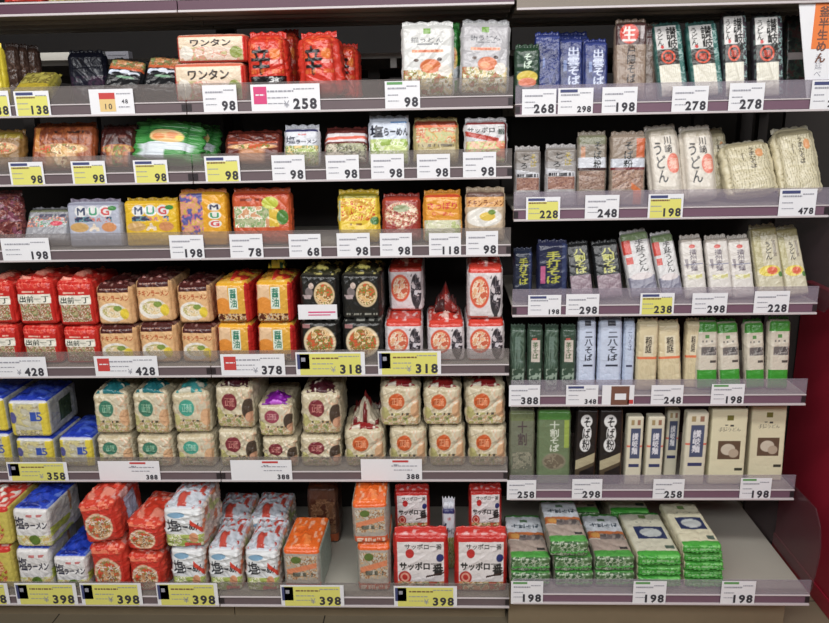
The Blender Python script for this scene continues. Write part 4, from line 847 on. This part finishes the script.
# ---------------------------------------------------------------- RIGHT UNIT
S = R[0]
put(S, 'greenfood', 514, 540, 44, 'dark green soba packet with yellow food photo')
put(S, 'izumoplain', 551, 590, 31, 'navy soba bag at the back behind the lettered ones', Y=.1, lean=12)
put(S, 'izumoplain', 535, 562, 31, 'navy soba bag beside the green packet', lean=12)
put(S, 'izumo', 558, 585, 35, 'navy soba bag with white vertical letters, beside the plain one', lean=12, Y=.062)
put(S, 'izumo', 584, 609, 38, 'navy soba bag with white vertical letters, beside the brown noodle bag', lean=12, Y=.035)
put(S, 'clearbrown', 640, 660, 22, 'clear brown noodle bag half hidden beside the red circle bag', lean=8, Y=.08)
put(S, 'togakushi', 615, 648, 18, 'brown noodle bag with red circle at its top', lean=8)
Pn = ['teal-edged udon packet beside the brown noodle bags', 'teal-edged udon packet beside the dark-edged ones', 'dark-edged udon packet beside the teal ones', 'dark-edged udon packet beside the shadowed packets']
for i, (k, a, b_, up) in enumerate((('sanuki', 661, 691, 20), ('sanuki', 695, 727, 19), ('sanukidark', 726, 752, 10), ('sanukidark', 757, 788, 11))):
    put(S, k, a, b_, up, Pn[i]+', white lettered label', lean=(20, 19, 12, 12)[i], tilt=(-4, -4, -2, -2)[i])
put(S, 'darkgreen', 786, 812, 14, 'dark packet in shadow beside the orange sign card', lean=10, Y=.12)
S = R[1]
put(S, 'tororo', 514, 541, 146, 'grey soba packet with gold letters at the unit edge', lean=4)
put(S, 'tororo', 545, 577, 144, 'grey soba packet with gold letters beside the tall brown ones', lean=5)
put(S, 'brownsoba', 577, 607, 131, 'tall brown soba packet with white band', lean=6)
put(S, 'orangesoba', 610, 646, 131, 'tall soba packet with orange corner and white band', lean=6)
put(S, 'clearnoodle', 708, 734, 126, 'clear udon bag half hidden behind the big lettered ones', lean=16, tilt=-4, Y=.1)
put(S, 'kawasaki', 653, 687, 123, 'white udon bag with large black letters, beside the brown soba', lean=16, tilt=-5)
put(S, 'kawasaki', 687, 721, 124, 'white udon bag with large black letters, beside the clear bags', lean=16, tilt=-4)
put(S, 'clearnoodle', 732, 782, 138, 'clear bag of pale noodles, shorter one', lean=28, tilt=-6)
put(S, 'clearnoodle', 786, 828, 124, 'clear bag of pale noodles, taller one at the shelf end', lean=22, tilt=-6)
S = R[2]
put(S, 'navyyellow', 513, 533, 248, 'navy packet with yellow letters at the unit edge', lean=4)
put(S, 'navypink', 537, 568, 240, 'navy packet with yellow letters and a pink patch', lean=5)
put(S, 'blackyellow', 571, 596, 240, 'black packet with yellow letters beside the navy ones', lean=16, tilt=-6)
put(S, 'blackyellow', 598, 626, 239, 'black packet with yellow letters beside the red block packets', lean=16, tilt=-6)
put(S, 'redblock', 632, 661, 228, 'white packet with red block beside the black ones', lean=20, tilt=-9)
put(S, 'redblock', 663, 686, 230, 'white packet with red block beside the slim white ones', lean=20, tilt=-9)
Pn = ['beside the red block packets', 'the middle one of three', 'beside the olive packets']
for i, (a, b_) in enumerate(((687, 710), (712, 736), (735, 758))): put(S, 'slimwhite', a, b_, 234, 'slim white noodle packet with small red dot, '+Pn[i], lean=16, tilt=-5)
put(S, 'olivefood', 761, 789, 223, 'olive and cream udon packet beside the slim white ones', lean=18, tilt=-6)
put(S, 'olivefood', 789, 813, 224, 'olive and cream udon packet at the shelf end', lean=20, tilt=-8)
S = R[3]
for i, (a, b_, k, l) in enumerate(((510, 526, 'greensoba', 'narrow dark green soba packet at the unit edge'), (527, 543, 'greensobalabel', 'narrow dark green soba packet with pale label, between unlabelled ones'), (544, 559, 'greensoba', 'narrow dark green soba packet between two labelled ones'), (560, 576, 'greensobalabel', 'narrow dark green soba packet with pale label, beside the pale blue ones'))):
    put(S, k, a, b_, 325, l, lean=3)
put(S, 'nihachi', 577, 596, 317, 'pale blue soba packet beside the dark green ones', lean=4)
put(S, 'nihachi', 598, 622, 317, 'pale blue soba packet, the widest of three', lean=4)
put(S, 'nihachislim', 623, 635, 319, 'slim pale blue soba packet beside the cream packets', lean=4)
put(S, 'creamudon', 636, 658, 319, 'cream udon packet with orange tape, beside the pale blue ones', lean=3)
put(S, 'creamudon', 684, 699, 319, 'cream udon packet tucked behind beside the green-ended packets', lean=3, Y=.05)
put(S, 'creamudon', 660, 684, 320, 'cream udon packet with orange tape, the middle one', lean=8, tilt=-3)
Pn = ['beside the cream packets', 'its neighbour inward, leaning', 'past the dark gap', 'at the shelf end']
for i, (a, b_, up) in enumerate(((698, 720, 318), (722, 744, 319), (748, 768, 319), (769, 791, 317))): put(S, 'greenwhite', a, b_, up, 'white udon packet with green ends, '+Pn[i], lean=(10, 12, 10, 8)[i], tilt=(-1, -4, -3, 0)[i])
S = R[4]
put(S, 'greygreen', 509, 535, 408, 'grey-green soba packet at the unit edge', lean=3)
put(S, 'greengreen', 537, 571, 407, 'green soba packet with pale letters beside the black ones', lean=4)
put(S, 'blackwhite', 573, 596, 406, 'black soba packet with white bubble letters, beside the green one', lean=4, tilt=2)
put(S, 'blackwhite', 598, 623, 406, 'black soba packet with white bubble letters, beside the cartons', lean=4)
put(S, 'bluelabel', 664, 678, 410, 'cream carton with blue label set back between the others', Y=.09)
put(S, 'bluelabel', 625, 642, 417, 'cream carton with blue label beside the black packets')
put(S, 'bluelabel', 645, 663, 417, 'cream carton with blue label, the middle front one')
put(S, 'bluelabel', 683, 706, 413, 'cream carton with blue label beside the large cream cartons')
put(S, 'creambox', 709, 746, 409, 'large cream noodle carton with brown photo, beside the blue labels', lean=3)
put(S, 'creambox', 749, 785, 406, 'large cream noodle carton with brown photo, at the shelf end', lean=4, Y=.05)
S = R[5]
# stacks of flat packs
def stack(key, x0, x1, n, ytop, desc, rz=0, offs=None, th=None, Yo=0):
    Yf = S.Y+.03+Yo; zt = at((x0+x1)/2, ytop, Yf).z; h = (zt-S.deck)/n
    z = S.deck+.001
    for i in range(n):
        xx = (offs[i] if offs else 0); zz = z+h*i; ya = pix(((at((x0+x1)/2, ytop, Yf).x), Yf, zz+h*.93))[1]
        pos = 'topmost' if i == n-1 else ('lowest' if i == 0 else ['', 'second up', 'third up', 'fourth up'][i])
        put(S, key, x0+xx, x1+xx, ya, f'{desc}, {pos} in stack', Y=.03+Yo+.004*(i % 2), z=zz, rz=rz, group=desc+' stack')
stack('flatsoba', 510, 551, 2, 557, 'flat green-ended soba pack, stack at the unit edge')
stack('flatsoba', 552, 592, 3, 541, 'flat green-ended soba pack, tallest soba stack', offs=(2, 1, -3))
stack('flatsoba', 594, 635, 2, 556, 'flat green-ended soba pack, stack beside white packs')
stack('flatgreen', 637, 682, 3, 555, 'flat green-ended white pack, shorter stack')
stack('flatcream', 683, 724, 5, 545, 'flat green-ended cream pack, tall stack beside empty deck', offs=(1, 0, 1, 0, -1))
stack('flatsoba', 565, 600, 3, 512, 'flat green-ended soba pack, rear stack', Yo=.27)
stack('flatgreen', 610, 650, 3, 511, 'flat green-ended white pack, rear stack', Yo=.27)
for i, (a, b_, y) in ():
    put(S, 'flatgreen', a, b_, y+8, ['flat green-ended pack at the back behind the soba stacks', 'flat green-ended pack at the back behind the white stack'][i], Y=.33, lean=0, z=S.deck+.05, group='flat packs at the back') if False else None

# ---------------------------------------------------------------- hanging sign card at the right edge
a = at(815, 110, -.012); c = at(860, -20, -.012)
b = MB(); tl = at(797, 0, .007); bl = at(808, 84, .007); a.z = R[0].deck+.001-.02
for yy in (.006, .0085): b.quad([(bl.x, yy, a.z+.02), (c.x, yy, a.z+.02), (c.x, yy, c.z), (tl.x-.004, yy, c.z)], CARDW)
b.quad([(bl.x, .006, a.z+.02), (bl.x, .0085, a.z+.02), (tl.x-.004, .0085, c.z), (tl.x-.004, .006, c.z)], CARDW)
q = at(811, 49, .005); q1 = at(850, 1, .005)
b.box(q.x, q1.x+.02, -.0 + .0048, .0059, q.z, q1.z, ORANGE)
def add_text(b, t, x, y, z, size, m_, bold=.02, vertical=False, wx=1):
    for i, c_ in enumerate(t):
        V, T = glyph(c_, bold); ox, oz = (x, z-i*size*1.02) if vertical else (x+i*size*.62*wx, z)
        if ord(c_) < 256 and len(V): ox += (.62*size*wx-(V[:, 0].max()+V[:, 0].min())*size*wx)/2
        b.tri([(ox+vx*size*wx, y, oz+vz*size) for vx, vz in V], T, m_)
add_text(b, '釜半生めん', q.x+.012, .0046, q1.z-.035, .028, BROWN, .03, True)
add_text(b, '手延べ', q.x+.014, .0056, q.z-.03, .02, GREYINK, .0, True)
tag(b.build('sign_card'), 'white hanging sign card with orange top at the photo edge', 'sign')

# ---------------------------------------------------------------- price tags
def price_tag(sh, x0, x1, y0, y1, kind, price, label, n):
    Y = sh.Y-.0045; ym = (y0+y1)/2
    A = at(x0, ym, Y).x; B = at(x1, ym, Y).x; w = B-A; zb = sh.deck-DK+.0015; zt = at((x0+x1)/2, y0, Y).z; zt = min(max(zt, zb+.06), zb+.092); h = zt-zb
    b = MB(); f = -.0006; f2 = -.0011
    b.box(0, w, 0, .0009, 0, h, CARDW)
    def r(u0, v0, u1, v1, m_, y=f): b.quad([(u0*w, y, v0*h), (u1*w, y, v0*h), (u1*w, y, v1*h), (u0*w, y, v1*h)], m_)
    def dashes(u0, u1, v, t, m_, seed):
        rs = np.random.RandomState(seed); u = u0
        while u < u1:
            l = rs.uniform(.02, .07); r(u, v, min(u+l, u1), v+t, m_, f2); u += l+.012
    px = .5; wx = 1
    body = CARDY if kind[0] == 'y' else None
    wide = 'W' in kind
    if body: r(.06, .05, .94, .8 if not wide else .94, body)
    if 'N' in kind: r(.03 if not wide else .02, .5 if not wide else .3, .2 if wide else .4, .92, NAVY); r(.08, .62, .14, .78, GREYINK, f2)
    if 'n' in kind: r(.06, .84, .55, .95, NAVY)
    if 'P' in kind: r(.04, .3, .23, .92, PINK); dashes(.07, .2, .6, .05, CARDW, 3)
    if 'O' in kind: r(.05, .3, .24, .9, RED); dashes(.08, .22, .6, .05, CARDW, 3)
    if 'G' in kind: r(.06, .88, .5, .97, GREEN)
    if 'R' in kind: r(.52, .86, .78, .95, RED)
    if 'B' in kind:
        r(.28, .05, .85, .95, BROWN); r(.4, .3, .75, .6, CARDW, f2); r(.8, .1, .98, .3, RED)
    elif 'T' in kind:
        r(.22, .15, .58, .62, BAMBER); r(.22, .62, .58, .86, RED); add_text(b, '10', .3*w, f2, .24*h, .3*h, INK, .01); add_text(b, '48', .72*w, f2, .45*h, .22*h, INK, .01); dashes(.62, .94, .8, .04, GREYINK, 2); dashes(.65, .9, .3, .04, GREYINK, 5)
    else:
        lo = .24 if wide else .08
        if 'R' in kind: lo = .54
        dashes(lo, .62 if wide else .6, .72, .06, GREYINK if not body else BROWN, n); dashes(.62 if not 'R' in kind else .5, .92, .8 if 'R' not in kind else .68, .04, GREYINK, n+50); dashes(lo, lo+.3, .5, .04, GREYINK, n+9); dashes(lo, .4 if not wide else .5, .3, .03, GREYINK, n+19)
        s = (.5 if wide else .44)*h if 'R' not in kind else .3*h
        if 'n' in kind and body is None: s = .3*h
        nd = len(price); cw = s*.62
        add_text(b, price, .96*w-cw*nd, f2, .12*h, s, INK, .04)
        if wide and 'R' not in kind: add_text(b, '¥', .93*w-cw*(nd+.8), f2, .16*h, s*.7, GREYINK, 0)
    b.v = [(x-w/2, y, z) for x, y, z in b.v]
    o = b.build('price_tag'); o.location = ((A+B)/2, Y-.0012, zb); tag(o, label, 'price tag', 'price tags on the '+sh.words)
ORD = ['first', 'second', 'third', 'fourth', 'fifth', 'sixth', 'seventh', 'eighth', 'ninth', 'tenth']
KN = lambda k: 'yellow' if k[0] == 'y' else 'white'
TAGS = [
 (L[0], [(-22, 10, 91, 118, 'y', '138', 'cut by the photo edge'), (15, 50, 91, 116, 'yn', '138', 'below the olive packet'), (90, 134, 89, 115, 'wT', '', 'orange-printed, below the striped packets'), (203, 237, 85, 111, 'w', '98', 'below the wonton trays'), (251, 320, 84, 109, 'wWP', '258', 'wide with pink square, below red bags'), (385, 420, 81, 107, 'wG', '98', 'below the udon pouches')]),
 (L[1], [(10, 44, 162, 185, 'yn', '98', 'below the orange-brown packet'), (72, 106, 161, 184, 'yn', '98', 'below the dark bowl packet'), (134, 168, 160, 183, 'yn', '98', 'below the green packet'), (205, 240, 156, 181, 'yn', '98', 'below the dark red packet'), (272, 305, 155, 180, 'w', '98', 'below the navy-topped packet'), (326, 359, 155, 180, 'w', '98', 'below the coral banded packet'), (371, 404, 154, 179, 'w', '98', 'below the big-lettered salt ramen'), (417, 450, 154, 179, 'w', '98', 'below the clear orange packet'), (463, 496, 152, 178, 'w', '98', 'near the unit end')]),
 (L[2], [(2, 50, 238, 261, 'w', '198', 'below the silver packet'), (170, 204, 235, 260, 'w', '198', 'below the upright mug packet'), (230, 263, 234, 259, 'w', '78', 'below the red-orange packet'), (289, 321, 234, 258, 'w', '68', 'below the empty gap'), (337, 370, 233, 258, 'w', '98', 'below the fried noodle packet'), (380, 412, 233, 258, 'w', '98', 'below the red oval packet'), (429, 461, 233, 257, 'w', '118', 'below the orange packet'), (466, 498, 231, 257, 'w', '98', 'near the unit end')]),
 (L[3], [(-22, 47, 357, 380, 'wW', '428', 'below the red multipacks'), (95, 158, 356, 378, 'wWO', '428', 'with red square, below the tan multipacks'), (221, 285, 354, 376, 'wWO', '378', 'with red square, below the yellow multipacks'), (296, 365, 352, 376, 'yWN', '318', 'below the black multipacks'), (378, 441, 351, 375, 'yWN', '318', 'below the white and red multipacks')]),
 (L[4], [(8, 68, 462, 483, 'yWN', '358', 'below the blue multipacks'), (99, 160, 461, 481, 'wWR', '388', 'with red bar, below the green circles'), (231, 292, 460, 481, 'wWR', '388', 'with red bar, below the maroon circles'), (361, 422, 459, 480, 'wWR', '388', 'with red bar, below the orange circles')]),
 (L[5], [(-52, 9, 583, 605, 'yWN', '398', 'cut by the photo edge'), (16, 77, 583, 605, 'yWN', '398', 'below the blue topped packs'), (81, 142, 583, 605, 'yWN', '398', 'below the crumpled red packs'), (157, 218, 583, 605, 'yWN', '398', 'below the white salt packs'), (281, 344, 585, 607, 'yWN', '398', 'beside the empty gap'), (394, 457, 586, 608, 'yWN', '398', 'below the red framed packs')]),
 (R[0], [(522, 556, 89, 116, 'w', '268', 'below the green packet'), (558, 593, 88, 115, 'wn', '298', 'below the navy bags'), (602, 637, 87, 113, 'w', '198', 'below the red circle bag'), (672, 708, 86, 111, 'w', '278', 'below the teal udon packets'), (729, 764, 83, 109, 'w', '278', 'below the dark-edged udon'), (811, 846, 80, 107, 'wn', '298', 'below the sign card')]),
 (R[1], [(526, 560, 197, 221, 'yn', '228', 'below the grey soba'), (585, 619, 195, 219, 'w', '248', 'below the brown soba'), (648, 683, 194, 217, 'yn', '198', 'below the lettered udon bags'), (779, 816, 189, 214, 'wn', '478', 'below the clear noodle bags')]),
 (R[2], [(528, 561, 295, 316, 'wn', '198', 'below the navy packets'), (566, 599, 294, 315, 'w', '298', 'below the black packets'), (640, 674, 293, 314, 'yn', '238', 'below the red block packets'), (692, 727, 293, 314, 'w', '298', 'below the slim white packets'), (754, 789, 291, 313, 'w', '228', 'below the olive packets')]),
 (R[3], [(509, 540, 385, 405, 'w', '388', 'below the dark green packets'), (566, 598, 385, 405, 'wn', '348', 'below the pale blue packets'), (602, 634, 385, 405, 'wB', '', 'with a brown food picture'), (651, 683, 385, 405, 'w', '248', 'below the cream packets'), (711, 744, 384, 405, 'wG', '198', 'below the green-ended packets')]),
 (R[4], [(507, 536, 480, 499, 'w', '258', 'at the unit edge'), (572, 602, 479, 498, 'w', '298', 'below the black packets'), (653, 684, 479, 498, 'w', '258', 'below the blue label cartons'), (740, 771, 478, 498, 'wG', '198', 'below the large cream cartons')]),
 (R[5], [(511, 543, 581, 603, 'wG', '198', 'below the soba stack at the edge'), (633, 666, 581, 603, 'wG', '198', 'below the shorter white stack'), (721, 755, 581, 603, 'wG', '198', 'below the empty deck')])]
n = 0
for sh, ts_ in TAGS:
    for a, b_, y0, y1, k, p, where in ts_:
        n += 1
        price_tag(sh, a, b_, y0, y1, k, p, f"{KN(k)} price tag {where}, {sh.words}", n)
for o in bpy.context.scene.objects:
    if o.get('label') and len(o['label'].replace('-', ' ').split()) > 16: print('LONG', len(o['label'].split()), o['label'])
for g, os_ in GROUPS.items():
    if len(os_) == 1: del os_[0]['group']
